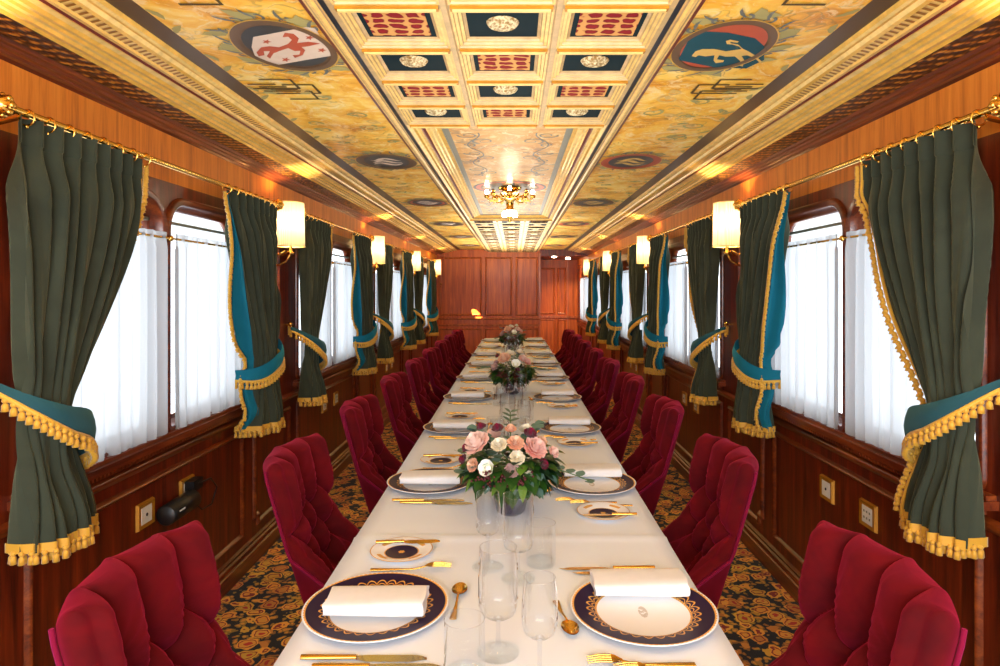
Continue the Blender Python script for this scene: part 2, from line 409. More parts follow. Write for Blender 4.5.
# ------------------------------------------------------------------ room shell
struct(MB().box(-XW - .1, XW + .1, Y0, YP + .1, -.06, 0).build('floor', M['carpet']))
WZ0, WZ1, WR = .90, 1.82, .12
WW = .70
def pane_centers(bays): return [c + s * .375 for c in bays for s in (-1, 1)]
def outline(y0, y1, z0, z1, r=WR, n=8, rb=.02):
    pts = []
    for (cy, cz, a0, rr) in ((y1 - r, z1 - r, 0, r), (y0 + r, z1 - r, 90, r), (y0 + rb, z0 + rb, 180, rb), (y1 - rb, z0 + rb, 270, rb)):
        for k in range(n + 1):
            a = math.radians(a0 + 90 * k / n); pts.append((cy + rr * math.cos(a), cz + rr * math.sin(a)))
    return pts
import bmesh
def holed_wall(name, xs, yend, bays, mats):
    z_split = 1.90
    bm = bmesh.new()
    def loop(pts):
        vs = [bm.verts.new(p) for p in pts]
        return [bm.edges.new((vs[i], vs[(i + 1) % len(vs)])) for i in range(len(vs))]
    ed = loop([(xs, Y0, 0), (xs, yend, 0), (xs, yend, z_split), (xs, Y0, z_split)])
    for c in pane_centers(bays):
        ed += loop([(xs, y, z) for y, z in outline(c - WW / 2, c + WW / 2, WZ0, WZ1)])
    bmesh.ops.triangle_fill(bm, use_beauty=True, edges=ed)
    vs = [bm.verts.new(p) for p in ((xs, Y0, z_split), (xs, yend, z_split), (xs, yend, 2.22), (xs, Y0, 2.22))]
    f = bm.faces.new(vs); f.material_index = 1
    me = bpy.data.meshes.new(name)
    sgn = 1 if xs > 0 else -1
    bm.normal_update()
    for f in bm.faces:
        if f.normal.x * sgn > 0: f.normal_flip()
    bm.to_mesh(me); bm.free()
    for m in mats: me.materials.append(m)
    o = bpy.data.objects.new(name, me); COL.objects.link(o); return struct(o)
BAYSR = BAYS + [12.0]
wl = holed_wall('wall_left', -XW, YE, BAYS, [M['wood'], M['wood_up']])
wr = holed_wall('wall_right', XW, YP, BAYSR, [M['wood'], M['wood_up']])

def ring_sweep(mb, pts, prof, x, sgn, mi=0):
    """pts closed outline in (y,z); prof list of (outward offset, height towards the room)"""
    n = len(pts); nr = []
    for i in range(n):
        a, b = pts[i - 1], pts[(i + 1) % n]
        t = Vector((b[0] - a[0], b[1] - a[1])).normalized(); nr.append((t.y, -t.x))
    rows = [[(x - sgn * h, p[0] + q[0] * o, p[1] + q[1] * o) for p, q in zip(pts, nr)] for o, h in prof]
    mb.grid(rows, mi, True, close_u=True)
def rect_frame(mb, ax, x, sgn, a0, a1, z0, z1, w=.022, h=.014, notch=0, mi=0):
    """moulding frame lying on a wall; ax 'x' = wall of constant x, 'y' = wall of constant y"""
    if notch:
        k = notch
        pts = [(a0 + k, z0), (a1 - k, z0), (a1 - k, z0 + k), (a1, z0 + k), (a1, z1), (a0, z1), (a0, z0 + k), (a0 + k, z0 + k)]
    else: pts = [(a0, z0), (a1, z0), (a1, z1), (a0, z1)]
    prof = [(0, 0), (.15, .55), (.4, 1), (.62, .8), (.8, .35), (1, 0)]
    n = len(pts)
    for i in range(n):
        p, q = Vector(pts[i]), Vector(pts[(i + 1) % n]); pr, nx = Vector(pts[i - 1]), Vector(pts[(i + 2) % n])
        def nrm(a, b): t = (b - a).normalized(); return Vector((-t.y, t.x))
        n0, n1, n2 = nrm(pr, p), nrm(p, q), nrm(q, nx)
        m0 = (n0 + n1) / (1 + n0.dot(n1)) if n0.dot(n1) > -.9 else n1
        m1 = (n1 + n2) / (1 + n1.dot(n2)) if n1.dot(n2) > -.9 else n1
        rows = []
        for o, hh in prof:
            A, B = p + m0 * o * w, q + m1 * o * w
            row = [(A.x, A.y, hh * h), (B.x, B.y, hh * h)]
            if ax == 'x': row = [(x - sgn * c, a, b) for a, b, c in row]
            else: row = [(a, x - sgn * c, b) for a, b, c in row]
            rows.append(row)
        mb.grid(rows, mi, True)

# window frames
wn = 0
def window_frames(sgn, bays):
    global wn
    x = sgn * XW
    for bi, c in enumerate(bays):
        wn += 1
        mb = MB()
        for s in (-1, 1):
            cc = c + s * .375
            pts = outline(cc - WW / 2, cc + WW / 2, WZ0, WZ1)
            ring_sweep(mb, pts, [(.030, 0), (.028, .012), (.020, .018), (.012, .012), (.004, .016), (-.004, .010), (-.004, -.02), (-.012, -.022), (-.016, -.03), (-.024, -.03), (-.026, -.07)], x, sgn)
        # carved sill ledge under the pair
        mb.box(x - sgn * .045, x, c - .80, c + .80, .845, .870)
        mb.box(x - sgn * .030, x, c - .79, c + .79, .870, .884)
        for k in range(78):
            yy = c - .78 + k * .02025
            mb.box(x - sgn * .036, x - sgn * .02, yy, yy + .012, .828, .845)
        o = struct(mb.build('window_%d' % wn, M['wood_y']))
        g = MB()
        for s in (-1, 1):
            cc = c + s * .375
            pts = outline(cc - WW / 2 + .025, cc + WW / 2 - .025, WZ0 + .02, WZ1 - .02)
            g.poly([(x + sgn * .055, y, z) for y, z in pts])
        g.build('window_pane', M['pane'], o)
        r = MB(); r.box(x + sgn * .03, x + sgn * .05, c - .73, c + .73, 1.735, 1.748)
        r.build('transom_bar', M['grey_band'], o)
window_frames(-1, BAYS); window_frames(1, BAYSR)

# panelling, dado, pilasters
def wall_trim(sgn, yend, bays, wall):
    x = sgn * XW
    mb = MB()
    def rail(z, w, h):     # horizontal moulding running along the wall
        rows = [[(x - sgn * hh * h, Y0, z + o * w), (x - sgn * hh * h, yend, z + o * w)] for o, hh in ((0, 0), (.1, .5), (.3, .6), (.5, 1), (.75, .9), (.9, .4), (1, 0))]
        mb.grid(rows, 0, True)
    rail(.775, .04, .02)
    for c in [bays[0] - 2.3] + bays:
        rect_frame(mb, 'x', x, sgn, c - .74, c + .74, .175, .735, .028, .018)
        rect_frame(mb, 'x', x, sgn, c + .87, c + 1.43, .175, .735, .028, .018, notch=.045)
        if c + 1.4 < yend:
            rect_frame(mb, 'x', x, sgn, c + .95, c + 1.25, .93, 1.93, .024, .014)
            mb.box(x - sgn * .012, x, c + .90, c + 1.30, 1.945, 1.972)
    o = struct(mb.build('trim_%d' % (1 if sgn < 0 else 2), M['wood_y']))
    b = MB(); rows = [[(x - sgn * h, Y0, z), (x - sgn * h, yend, z)] for z, h in ((0, .03), (.075, .03), (.08, .022), (.09, .028), (.102, .022), (.108, .012), (.12, .014), (.128, 0))]
    b.grid(rows, 0, False)
    struct(b.build('baseboard_left' if sgn < 0 else 'baseboard_right', M['wood_y']))
wall_trim(-1, YE, BAYS, wl); wall_trim(1, YP, BAYSR, wr)

# end wall (x -1.38 .. .505) and passage beyond
PX = .505
mb = MB(); mb.box(-XW - .02, PX, YE, YE + .06, 0, 2.22)
struct(mb.build('wall_far', M['wood_end']))
mb = MB()
for a0, a1 in ((-1.30, -.64), (-.52, -.03), (.07, .46)):
    pass
for a0, a1 in ((-1.33, -.56), (-.50, .00), (.06, .47)):
    rect_frame(mb, 'y', YE, 1, a0, a1, .99, 2.06, .035, .02)
    rect_frame(mb, 'y', YE, 1, a0, a1, .17, .76, .03, .02)
for z in (.80, .92): 
    rows = [[(-XW, YE - h, z + o), (PX, YE - h, z + o)] for o, h in ((0, 0), (.006, .016), (.018, .02), (.028, .012), (.032, 0))]
    mb.grid(rows, 0, True)
mb.box(-XW, PX, YE - .02, YE, 0, .11)
mb.box(PX - .012, PX + .008, YE - .015, YE + .07, 0, 2.13)
struct(mb.build('trim_3', M['wood_trim']))
mb = MB(); mb.box(PX, XW, YP, YP + .05, 0, 2.22); mb.box(PX - .05, PX, YE + .06, YP + .05, 0, 2.22)
struct(mb.build('wall_passage', M['wood_end']))
mb = MB()
for a0, a1 in ((.53, .90), (.95, 1.13)):
    rect_frame(mb, 'y', YP, 1, a0, a1, .95, 1.93, .035, .02); rect_frame(mb, 'y', YP, 1, a0, a1, .16, .84, .03, .02)
mb.box(1.165, 1.195, YP - .03, YP, 0, 2.1); mb.box(.51, XW, YP - .03, YP, .87, .91); mb.box(.51, XW, YP - .02, YP, 0, .1)
struct(mb.build('trim_4', M['wood_trim']))
mb = MB(); mb.box(PX, XW, YE + .02, YP, 2.10, 2.22)
struct(mb.build('ceiling_passage', M['wood']))
mb = MB(); mb.box(PX, XW, YE, YE + .05, 2.08, 2.2); struct(mb.build('trim_5', M['wood']))

# ------------------------------------------------------------------ ceiling
ZC = 2.20
CO0, CO1 = 2.68, 6.38          # coffered zones end / restart around the painted middle panel
YS = YE
mats_c = [M['paint'], M['brown_band'], M['gold'], M['dentil'], M['red_line'], M['gold_pale'], M['frieze'], M['wood_y'], M['black_line'], M['gold_cream']]
mb = MB()
def strip(pts, mis):
    for (p, q), mi in zip(zip(pts, pts[1:]), mis):
        for s in (-1, 1):
            mb.grid([[(s * p[0], Y0, p[1]), (s * p[0], YS, p[1])], [(s * q[0], Y0, q[1]), (s * q[0], YS, q[1])]], mi, False)
prof = [(.42, 2.150), (.424, 2.150), (.440, 2.151), (.444, 2.160), (.455, 2.166), (.463, 2.170), (.470, 2.165), (.480, 2.168), (.490, 2.178), (.497, 2.180), (.508, 2.182), (.512, 2.196), (.52, ZC), (.945, ZC),
        (1.015, ZC), (1.02, 2.188), (1.030, 2.184), (1.042, 2.186), (1.050, 2.176), (1.062, 2.172), (1.068, 2.176), (1.092, 2.170), (1.096, 2.163), (1.110, 2.164), (1.118, 2.160), (1.126, 2.162), (1.142, 2.158), (1.150, 2.150), (1.166, 2.152), (1.172, 2.146), (1.186, 2.146), (1.192, 2.138), (1.212, 2.142), (1.222, 2.136),
        (1.305, 2.126), (1.310, 2.130), (1.317, 2.120), (1.330, 2.119), (1.335, 2.112), (1.350, 2.110), (1.355, 2.103), (1.370, 2.102), (1.380, 2.094)]
mis = [9, 8, 9, 5, 9, 2, 5, 9, 5, 4, 2, 5, 0,
       1, 2, 5, 2, 5, 2, 3, 3, 2, 5, 4, 2, 5, 2, 5, 2, 5, 2, 5, 2,
       6, 7, 7, 7, 7, 7, 7, 7, 7]
strip(prof, mis)
ceil = struct(mb.build('ceiling', mats_c))
# coffers
beams = MB(); fld = MB()
cw = .28
def coffer(xc, yc, kind, ks=1.0):
    fz = lambda z: 2.150 + (z - 2.150) * ks
    # stepped mouldings going up into the coffer
    hx, hy = cw / 2, cw / 2
    lv = [(0.010, 2.150, 0), (.016, 2.150, 2), (.018, 2.155, 0), (.026, 2.155, 2), (.028, 2.161, 0), (.036, 2.161, 2), (.038, 2.166, 0), (.046, 2.170, 0)]
    prev = (0, 2.150)
    for ins, z, mi in lv:
        z = fz(z)
        a, za = prev
        o = [(xc - hx + a, yc - hy + a, za), (xc + hx - a, yc - hy + a, za), (xc + hx - a, yc + hy - a, za), (xc - hx + a, yc + hy - a, za)]
        i = [(xc - hx + ins, yc - hy + ins, z), (xc + hx - ins, yc - hy + ins, z), (xc + hx - ins, yc + hy - ins, z), (xc - hx + ins, yc + hy - ins, z)]
        beams.grid([o, i], mi, False, close_u=True)
        prev = (ins, z)
    a = .046; z = fz(2.170)
    fld.poly([(xc - hx + a, yc - hy + a, z), (xc - hx + a, yc + hy - a, z), (xc + hx - a, yc + hy - a, z), (xc + hx - a, yc - hy + a, z)], 0)
    if kind:
        b = .060 
        fld.box(xc - hx + b, xc + hx - b, yc - hy + b, yc + hy - b, fz(2.1675), z - .0003, 1)
    else:
        fld.lathe([(r, h * max(ks, .25)) for r, h in ((0, -.013), (.010, -.014), (.013, -.008), (.024, -.012), (.030, -.006), (.034, -.010), (.038, -.008), (.044, 0))], 20, (xc, yc, z - .0002), 'z', 2)
def coffer_zone(ya, yb, par):
    n = round((yb - ya) / cw)
    st = (yb - ya) / n
    for j in range(n):
        for i in range(3):
            k = (n - 1 - j) if par else j
            coffer((i - 1) * cw, ya + (j + .5) * st, (k + i) % 2 == par, 1.0 if par else .12)
    for i in (-.5, .5):     # gold rib under each long beam
        beams.box(i * cw - .007, i * cw + .007, ya, yb, 2.141, 2.151, 3 if not par else 0)
    for j in range(n + 1):
        y = ya + j * st
        for i in range(3):
            xc = (i - 1) * cw
            beams.box(xc - cw / 2 + .014, xc + cw / 2 - .014, y - .009, y + .009, 2.142 if par else 2.1485, 2.151, 1)
            if par: beams.box(xc - cw / 2 + .02, xc + cw / 2 - .02, y - .005, y + .005, 2.138, 2.143, 2)
coffer_zone(CO0 - cw * 13, CO0, 1)
coffer_zone(CO1, CO1 + cw * 19, 0)
bo = beams.build('coffer_beams', [M['gold_cream'], M['gold_dark'], M['gold_pale'], M['gold_dark']], ceil); struct(bo)
struct(fld.build('coffer_fields', [M['teal_panel'], M['damask'], M['rosette']], ceil))
# middle painted panel
mp = MB()
def rring(o, i, z0, z1, mi):
    a = [(-o, CO0 + .42 - o - .0, z0), (o, CO0 + .42 - o, z0), (o, CO1 - .42 + o, z0), (-o, CO1 - .42 + o, z0)]
    b = [(-i, CO0 + .42 - i, z1), (i, CO0 + .42 - i, z1), (i, CO1 - .42 + i, z1), (-i, CO1 - .42 + i, z1)]
    mp.grid([a, b], mi, False, close_u=True)
lv = [(.42, 2.150, 2), (.408, 2.160, 2), (.396, 2.160, 1), (.392, 2.168, 2), (.378, 2.168, 2), (.375, 2.174, 3), (.362, 2.174, 3), (.358, 2.18, 1), (.345, 2.18, 2), (.34, 2.186, 1), (.325, 2.186, 2), (.32, 2.192, 1), (.30, 2.192, 1), (.298, 2.198, 4), (.27, 2.198, 4)]
for (a, za, _), (b, zb, mi) in zip(lv, lv[1:]): rring(a, b, za, zb, mi)
mp.poly([(-.27, CO0 + .15, 2.198), (-.27, CO1 - .15, 2.198), (.27, CO1 - .15, 2.198), (.27, CO0 + .15, 2.198)], 0)
struct(mp.build('painted_centre_panel', [M['paint_mid'], M['gold'], M['gold_pale'], M['red_line'], M['grey_band']], ceil))
# arabesque scrolls on the middle panel, grey-blue
M['scroll'] = plain('slate_scroll_paint', lin(112, 118, 112), .45)
M['scroll2'] = plain('sage_scroll_paint', lin(182, 172, 112), .6, spec=.15)
M['med_dark'] = plain('dark_slate_paint', lin(58, 62, 66), .4)
M['med_red'] = plain('vermilion_paint', lin(196, 88, 58), .45)
M['med_brown'] = plain('umber_paint', lin(112, 84, 58), .45)
M['med_white'] = plain('ivory_paint', lin(236, 216, 198), .45)
M['med_yellow'] = plain('ochre_figure_paint', lin(232, 192, 104), .45)
M['med_teal'] = plain('blue_teal_paint', lin(38, 84, 98), .6, spec=.1)
M['med_line'] = plain('yellow_outline_paint', lin(226, 178, 72), .45)
M['fret'] = plain('umber_fretwork_paint', lin(96, 78, 48), .6, spec=.1)
RJ = [0]
def ribbon(mb, pts, w, z, mi=0):
    RJ[0] = (RJ[0] + 1) % 23; z -= RJ[0] * .000025
    pts = [Vector((p[0], p[1])) for p in pts]; L = []; R = []
    for i, p in enumerate(pts):
        a = pts[max(0, i - 1)]; b = pts[min(len(pts) - 1, i + 1)]; t = (b - a)
        t = t.normalized() if t.length else Vector((1, 0)); n = Vector((-t.y, t.x)); ww = w(i / (len(pts) - 1)) if callable(w) else w
        L.append((p.x + n.x * ww, p.y + n.y * ww, z)); R.append((p.x - n.x * ww, p.y - n.y * ww, z))
    mb.grid([L, R], mi, False)
def scroll_pts(c, r0, turns, a0, dirn, n=40):
    return [(c[0] + r0 * (1 - .85 * t) * math.cos(a0 + dirn * turns * 2 * PI * t), c[1] + r0 * (1 - .85 * t) * math.sin(a0 + dirn * turns * 2 * PI * t)) for t in [i / n for i in range(n + 1)]]
sc = MB()
for s in (-1, 1):
    for yc in (3.05, 3.45, 3.9, 5.3, 5.75, 6.1):
        for k, (dx, dy, r, d) in enumerate(((.19, 0, .05, 1), (.12, .12, .06, -1), (.2, .2, .035, 1))):
            ribbon(sc, [(s * (dx) + s * 0 + (q[0]) * s, yc + dy + q[1]) for q in scroll_pts((0, 0), r, 1.4, k, d)], lambda t: .004 * (1.3 - t), 2.1968)
    ribbon(sc, [(s * (.17 + .035 * math.sin(y * 14)), y) for y in [3.0 + i * .02 for i in range(56)]], .0035, 2.1966)
    ribbon(sc, [(s * (.17 + .035 * math.sin(y * 14)), y) for y in [5.1 + i * .02 for i in range(56)]], .0035, 2.1966)
struct(sc.build('painted_scrolls', M['scroll'], ceil))

def disc(mb, c, rx, ry, z, mi, n=48, inner=None):
    pts = [(c[0] + rx * math.cos(2 * PI * k / n), c[1] + ry * math.sin(2 * PI * k / n), z) for k in range(n)]
    if inner is None: mb.poly(pts[::-1], mi)
    else: mb.grid([pts, [(c[0] + (p[0] - c[0]) * inner, c[1] + (p[1] - c[1]) * inner, z) for p in pts]], mi, False, close_u=True)
# round medallion over the chandelier
md = MB(); c = (0, 4.6)
disc(md, c, .262, .27, 2.1972, 0); disc(md, c, .245, .25, 2.1966, 1); disc(md, c, .21, .215, 2.1960, 2); disc(md, c, .13, .13, 2.1954, 0)
for k in range(12):
    a = k * PI / 6; ribbon(md, [(c[0] + r * math.cos(a + .6 * r), c[1] + r * math.sin(a + .6 * r)) for r in (.13, .17, .22)], lambda t: .02 * (1 - t) + .003, 2.1950, 0)
struct(md.build('ceiling_medallion', [M['med_dark'], M['med_red'], M['med_brown']], ceil))

# side medallions; index 0 pair traced from the painting
P1 = lambda x, y: (180 + x / 4.441, y / 4.441)
P2 = lambda x, y: (620 + x / 4.441, y / 4.441)
def traced(mb, pts, P, z, mi):
    q = [onceil(*P(x, y), z=2.199) for x, y in pts]
    mb.poly([(a, b, z) for a, b, _ in q], mi)
def traced_fill(mb, pts, P, z, mi):
    q = [onceil(*P(x, y), z=2.199) for x, y in pts]
    from mathutils.geometry import tessellate_polygon
    vs = [Vector((a, b, 0)) for a, b, _ in q]
    tr = tessellate_polygon([vs])
    mb.add([(v.x, v.y, z) for v in vs], [tuple(t) for t in tr], mi, False)
def traced_line(mb, pts, P, w, z, mi):
    q = [onceil(*P(x, y), z=2.199) for x, y in pts]
    # straight fretwork drawn segment by segment
    for a, b in zip(q, q[1:]): ribbon(mb, [a, b], w, z, mi)
def ctr(P, pts):
    q = [onceil(*P(x, y), z=2.199) for x, y in pts]; return q
MM = [M['med_brown'], M['med_line'], M['med_dark'], M['med_white'], M['med_red'], M['med_yellow'], M['med_teal'], M['scroll2'], M['fret'], M['scroll']]
def rosary(mb, c, rx, ry, seed):
    rnd = random.Random(seed)
    for k in range(14):            # leafy scrollwork around the oval
        a = 2 * PI * k / 14 + .2; p = (c[0] + rx * 1.16 * math.cos(a), c[1] + ry * 1.14 * math.sin(a))
        if abs(p[0]) > .935 or abs(p[0]) < .53: continue
        leaf(mb, p, a + rnd.choice((-1, 1)) * 1.2, .095, .024, 7); leaf(mb, p, a + rnd.choice((-1, 1)) * .7, .07, .006, 9, 2.1970)
        ribbon(mb, scroll_pts(p, .022, 1.2, a, rnd.choice((-1, 1)), 18), lambda t: .004 * (1.2 - t), 2.1974, 9)
ZJ = [0]
def leaf(mb, p, a, L, w, mi, z=2.1976):
    ZJ[0] = (ZJ[0] + 1) % 37; z -= ZJ[0] * .00003
    n = 7; up = []; dn = []
    for i in range(n + 1):
        t = i / n; ww = w * math.sin(PI * min(1, t * 1.05)) ** .7 * (1 if i % 2 else .78); bend = .25 * t * t
        cx = p[0] + L * t * math.cos(a + bend); cy = p[1] + L * t * math.sin(a + bend)
        up.append((cx - ww * math.sin(a), cy + ww * math.cos(a), z)); dn.append((cx + ww * math.sin(a), cy - ww * math.cos(a), z))
    mb.grid([up, dn], mi, False)
def oval(mb, c, rx, ry, field, edge):
    disc(mb, c, rx * 1.06, ry * 1.06, 2.1978, 1); disc(mb, c, rx, ry, 2.1972, edge); disc(mb, c, rx * .84, ry * .84, 2.1966, 2)
# left first: white shield with red lily
for side in (-1, 1):
    for k in range(6):
        yc = 1.945 + 1.73 * k; c = (side * (.70 if k else .663), yc); rx, ry = (.150, .20) if k else (.130, .186)
        m_ = MB()
        def rim(e):
            disc(m_, c, rx * 1.16, ry * 1.12, 2.1940, 1, inner=.975); disc(m_, c, rx * 1.13, ry * 1.09, 2.1942, e, inner=.86)
        if k == 0 and side < 0:
            oval(m_, c, rx * 1.08, ry * 1.04, 3, 0)
            traced_fill(m_, [(325, 160), (430, 140), (560, 115), (600, 122), (640, 180), (695, 240), (560, 262), (430, 285), (335, 250), (318, 205)], P1, 2.1960, 3)
            lily = [(625, 188), (570, 180), (520, 186), (528, 165), (505, 145), (465, 140), (455, 160), (480, 158), (497, 172), (480, 190), (440, 205), (400, 200), (360, 205), (340, 228), (350, 245), (375, 240), (372, 222), (400, 222), (385, 245), (400, 255), (415, 232), (440, 222), (480, 208), (510, 222), (535, 220), (530, 238), (500, 240), (510, 252), (545, 240), (556, 218), (540, 204), (570, 200)]
            traced_fill(m_, lily, P1, 2.1954, 4)
            for (x, y) in ((385, 180), (575, 162), (470, 260), (630, 218)):
                traced_fill(m_, [(x + (22 if i % 2 == 0 else 9) * math.cos(i * PI / 5), y + (11 if i % 2 == 0 else 5) * math.sin(i * PI / 5)) for i in range(10)], P1, 2.1954, 4)
        elif k == 0:
            oval(m_, c, rx * 1.08, ry * 1.04, 6, 0)
            disc(m_, c, rx * .93, ry * .93, 2.1963, 4)
            traced_fill(m_, [(325, 132), (480, 140), (600, 165), (640, 200), (640, 262), (560, 300), (420, 295), (258, 262)], P2, 2.1958, 6)
            lion = [(318, 243), (335, 222), (365, 212), (420, 212), (470, 222), (515, 215), (540, 212), (528, 200), (500, 192), (475, 190), (470, 176), (490, 170), (528, 178), (522, 184), (490, 180), (492, 186), (525, 192), (545, 210), (570, 222), (600, 240), (630, 268), (622, 274), (598, 252), (565, 240), (540, 243), (552, 262), (545, 290), (530, 286), (534, 265), (510, 245), (470, 246), (440, 240), (430, 258), (462, 262), (458, 270), (425, 275), (415, 262), (420, 240), (380, 245), (350, 240), (335, 248)]
            traced_fill(m_, lion, P2, 2.1950, 5)
        else:
            oval(m_, c, rx, ry, 2, (0 if (k + (side > 0)) % 2 else 4))
            for q in range(3):
                ribbon(m_, [(c[0] + (u - .5) * .17, c[1] + (q - 1) * .06 + .03 * math.sin(u * 7 + q + k)) for u in [i / 10 for i in range(11)]], lambda t: .016 * math.sin(PI * t) + .002, 2.1960, 3 if side < 0 else 5)
        rim(0 if (side < 0 or k % 2 == 0) else 4)
        rosary(m_, c, rx, ry, k * 2 + side)
        # fretwork bars beyond and before each oval
        for dy in ((-.42, .40) if k == 0 else ()):
            for q in range(3):
                y = yc + dy + q * .028; x = side * (.925 - q * .03)
                ribbon(m_, [(x, y), (x - side * .17, y)], .0062, 2.1977, 8)
                ribbon(m_, [(x - side * .17, y - .002), (x - side * .17, y + .10 * (1 if q % 2 else -1)), (x - side * .06, y + .10 * (1 if q % 2 else -1))], .0062, 2.1975, 8)
                ribbon(m_, [(x, y - .05), (x - side * .10, y - .05)], .0052, 2.1974, 8)
        # pale painted scrolls filling the long field
        rnd = random.Random(90 + k * 2 + side)
        for q in range(16):
            yy = yc + .5 + rnd.uniform(-.12, .75); xx = side * rnd.uniform(.57, .90); a = rnd.uniform(0, 6.28)
            r_ = rnd.uniform(.025, .055)
            if abs(abs(xx) - .73) + r_ > .2: r_ = .02
            ribbon(m_, scroll_pts((xx, yy), r_, 1.3, a, rnd.choice((-1, 1)), 24), lambda t: .0055 * (1.25 - t), 2.1979, 7 if q % 2 else 5)
            leaf(m_, (xx, yy), a, .05, .013, 7 if q % 3 else 5, 2.1981)
        o = struct(m_.build('painted_medallion', MM, ceil))
# gilt leaf garland along the brown band is part of the painting
gl = MB()
for side in (-1, 1):
    for k in range(66):
        y = 1.2 + k * .16
        leaf(gl, (side * .94, y), (PI / 2 + side * .5) if k % 2 else (-PI / 2 - side * .4), .07, .012, 0, 2.1984)
struct(gl.build('painted_leaves', M['scroll2'], ceil))

# ------------------------------------------------------------------ camera + light
cam = bpy.data.cameras.new('camera'); co = bpy.data.objects.new('camera', cam); COL.objects.link(co)
co.location = (CX, 0, CZ); co.rotation_euler = (PI / 2, 0, 0); cam.sensor_width = 36; cam.lens = 36 * F / 1000
cam.shift_x = -.014; cam.shift_y = -.043; cam.clip_start = .05
scn.camera = co
w = bpy.data.worlds.new('daylight'); scn.world = w; w.use_nodes = True
nt = w.node_tree; nt.nodes.clear()
bg = nt.nodes.new('ShaderNodeBackground'); wo = nt.nodes.new('ShaderNodeOutputWorld')
bg.inputs[0].default_value = (.86, .93, 1, 1); bg.inputs[1].default_value = 2.3
nt.links.new(bg.outputs[0], wo.inputs[0])
def light(name, typ, loc, rot=(0, 0, 0), energy=10, col=(1, 1, 1), **kw):
    l = bpy.data.lights.new(name, typ); l.energy = energy; l.color = col
    for k, v in kw.items(): setattr(l, k, v)
    o = bpy.data.objects.new(name, l); COL.objects.link(o); o.location = loc; o.rotation_euler = rot; return o
for s, bays in ((-1, BAYS), (1, BAYSR)):
    for c in bays:
        o = light('window_portal', 'AREA', (s * (XW + .09), c, 1.36), (0, s * PI / 2, 0), 1, shape='RECTANGLE', size=.95, size_y=1.5)
        o.data.cycles.is_portal = True
o = light('end_portal', 'AREA', (0, Y0 - .02, 1.1), (PI / 2, 0, 0), 1, shape='RECTANGLE', size=2.76, size_y=2.2)
o.data.cycles.is_portal = True
scn.view_settings.view_transform = 'Standard'; scn.view_settings.look = 'None'
scn.view_settings.exposure = 0.98
scn.cycles.use_denoising = True; scn.cycles.max_bounces = 10; scn.cycles.transparent_max_bounces = 24
scn.cycles.caustics_reflective = False; scn.cycles.caustics_refractive = False; scn.cycles.sample_clamp_indirect = 6
# ------------------------------------------------------------------ table and cloth
TY0, TY1, TH = .45, 9.0, .435
t = tag(empty('dining_table', (TX, (TY0 + TY1) / 2, 0)), 'very long dining table running down the middle of the carriage, hidden under a white cloth', 'table')
L = (TY1 - TY0) / 2
MB().box(-.425, .425, -L + .01, L - .01, .725, .762).build('tabletop', M['wood'], t)
for k in range(5):
    yy = 1.23 + .895 * .5 + .895 * 2 * k - (TY0 + TY1) / 2
    for s in (-1, 1):
        MB().lathe([(.0, 0), (.028, 0), (.03, .04), (.022, .08), (.03, .3), (.034, .6), (.026, .66), (.036, .70), (.036, .725), (0, .725)], 12, (s * .33, yy, 0)).build('leg', M['wood_leg'], t)
mb = MB(); rows = []
ny = 430
creases = [1.78, 3.35, 4.95, 6.5, 8.0]
for j in range(ny + 1):
    y = TY0 + (TY1 - TY0) * j / ny
    row = []
    cr = sum(.006 * math.exp(-abs((y - c) / .012)) for c in creases)
    for i in range(-12, 13):
        if abs(i) <= 9:
            x = TH * i / 9; z = TT + cr + .0012 * mnoise.noise(Vector((x * 5, y * 3, 0)))
            if abs(i) == 9: z -= .004
        else:
            k = abs(i) - 9; s = 1 if i > 0 else -1
            wv = .010 * math.sin(y * 17 + s) + .007 * math.sin(y * 41)
            x = s * (TH + .006 + wv * k / 3 * .6); z = TT - .012 - .058 * k
        row.append((TX + x, y, z))
    rows.append(row)
mb.grid(rows)
# end drop of the cloth
e = [[(TX + TH * i / 12, TY1 + .004 * k + .006 * math.sin(i * 1.1) * k / 3, TT - .004 - .06 * k) for i in range(-12, 13)] for k in range(4)]
mb.grid(e)
tag(mb.build('tablecloth', M['cloth']), 'white linen cloth with cross creases covering the whole long table', 'tablecloth')

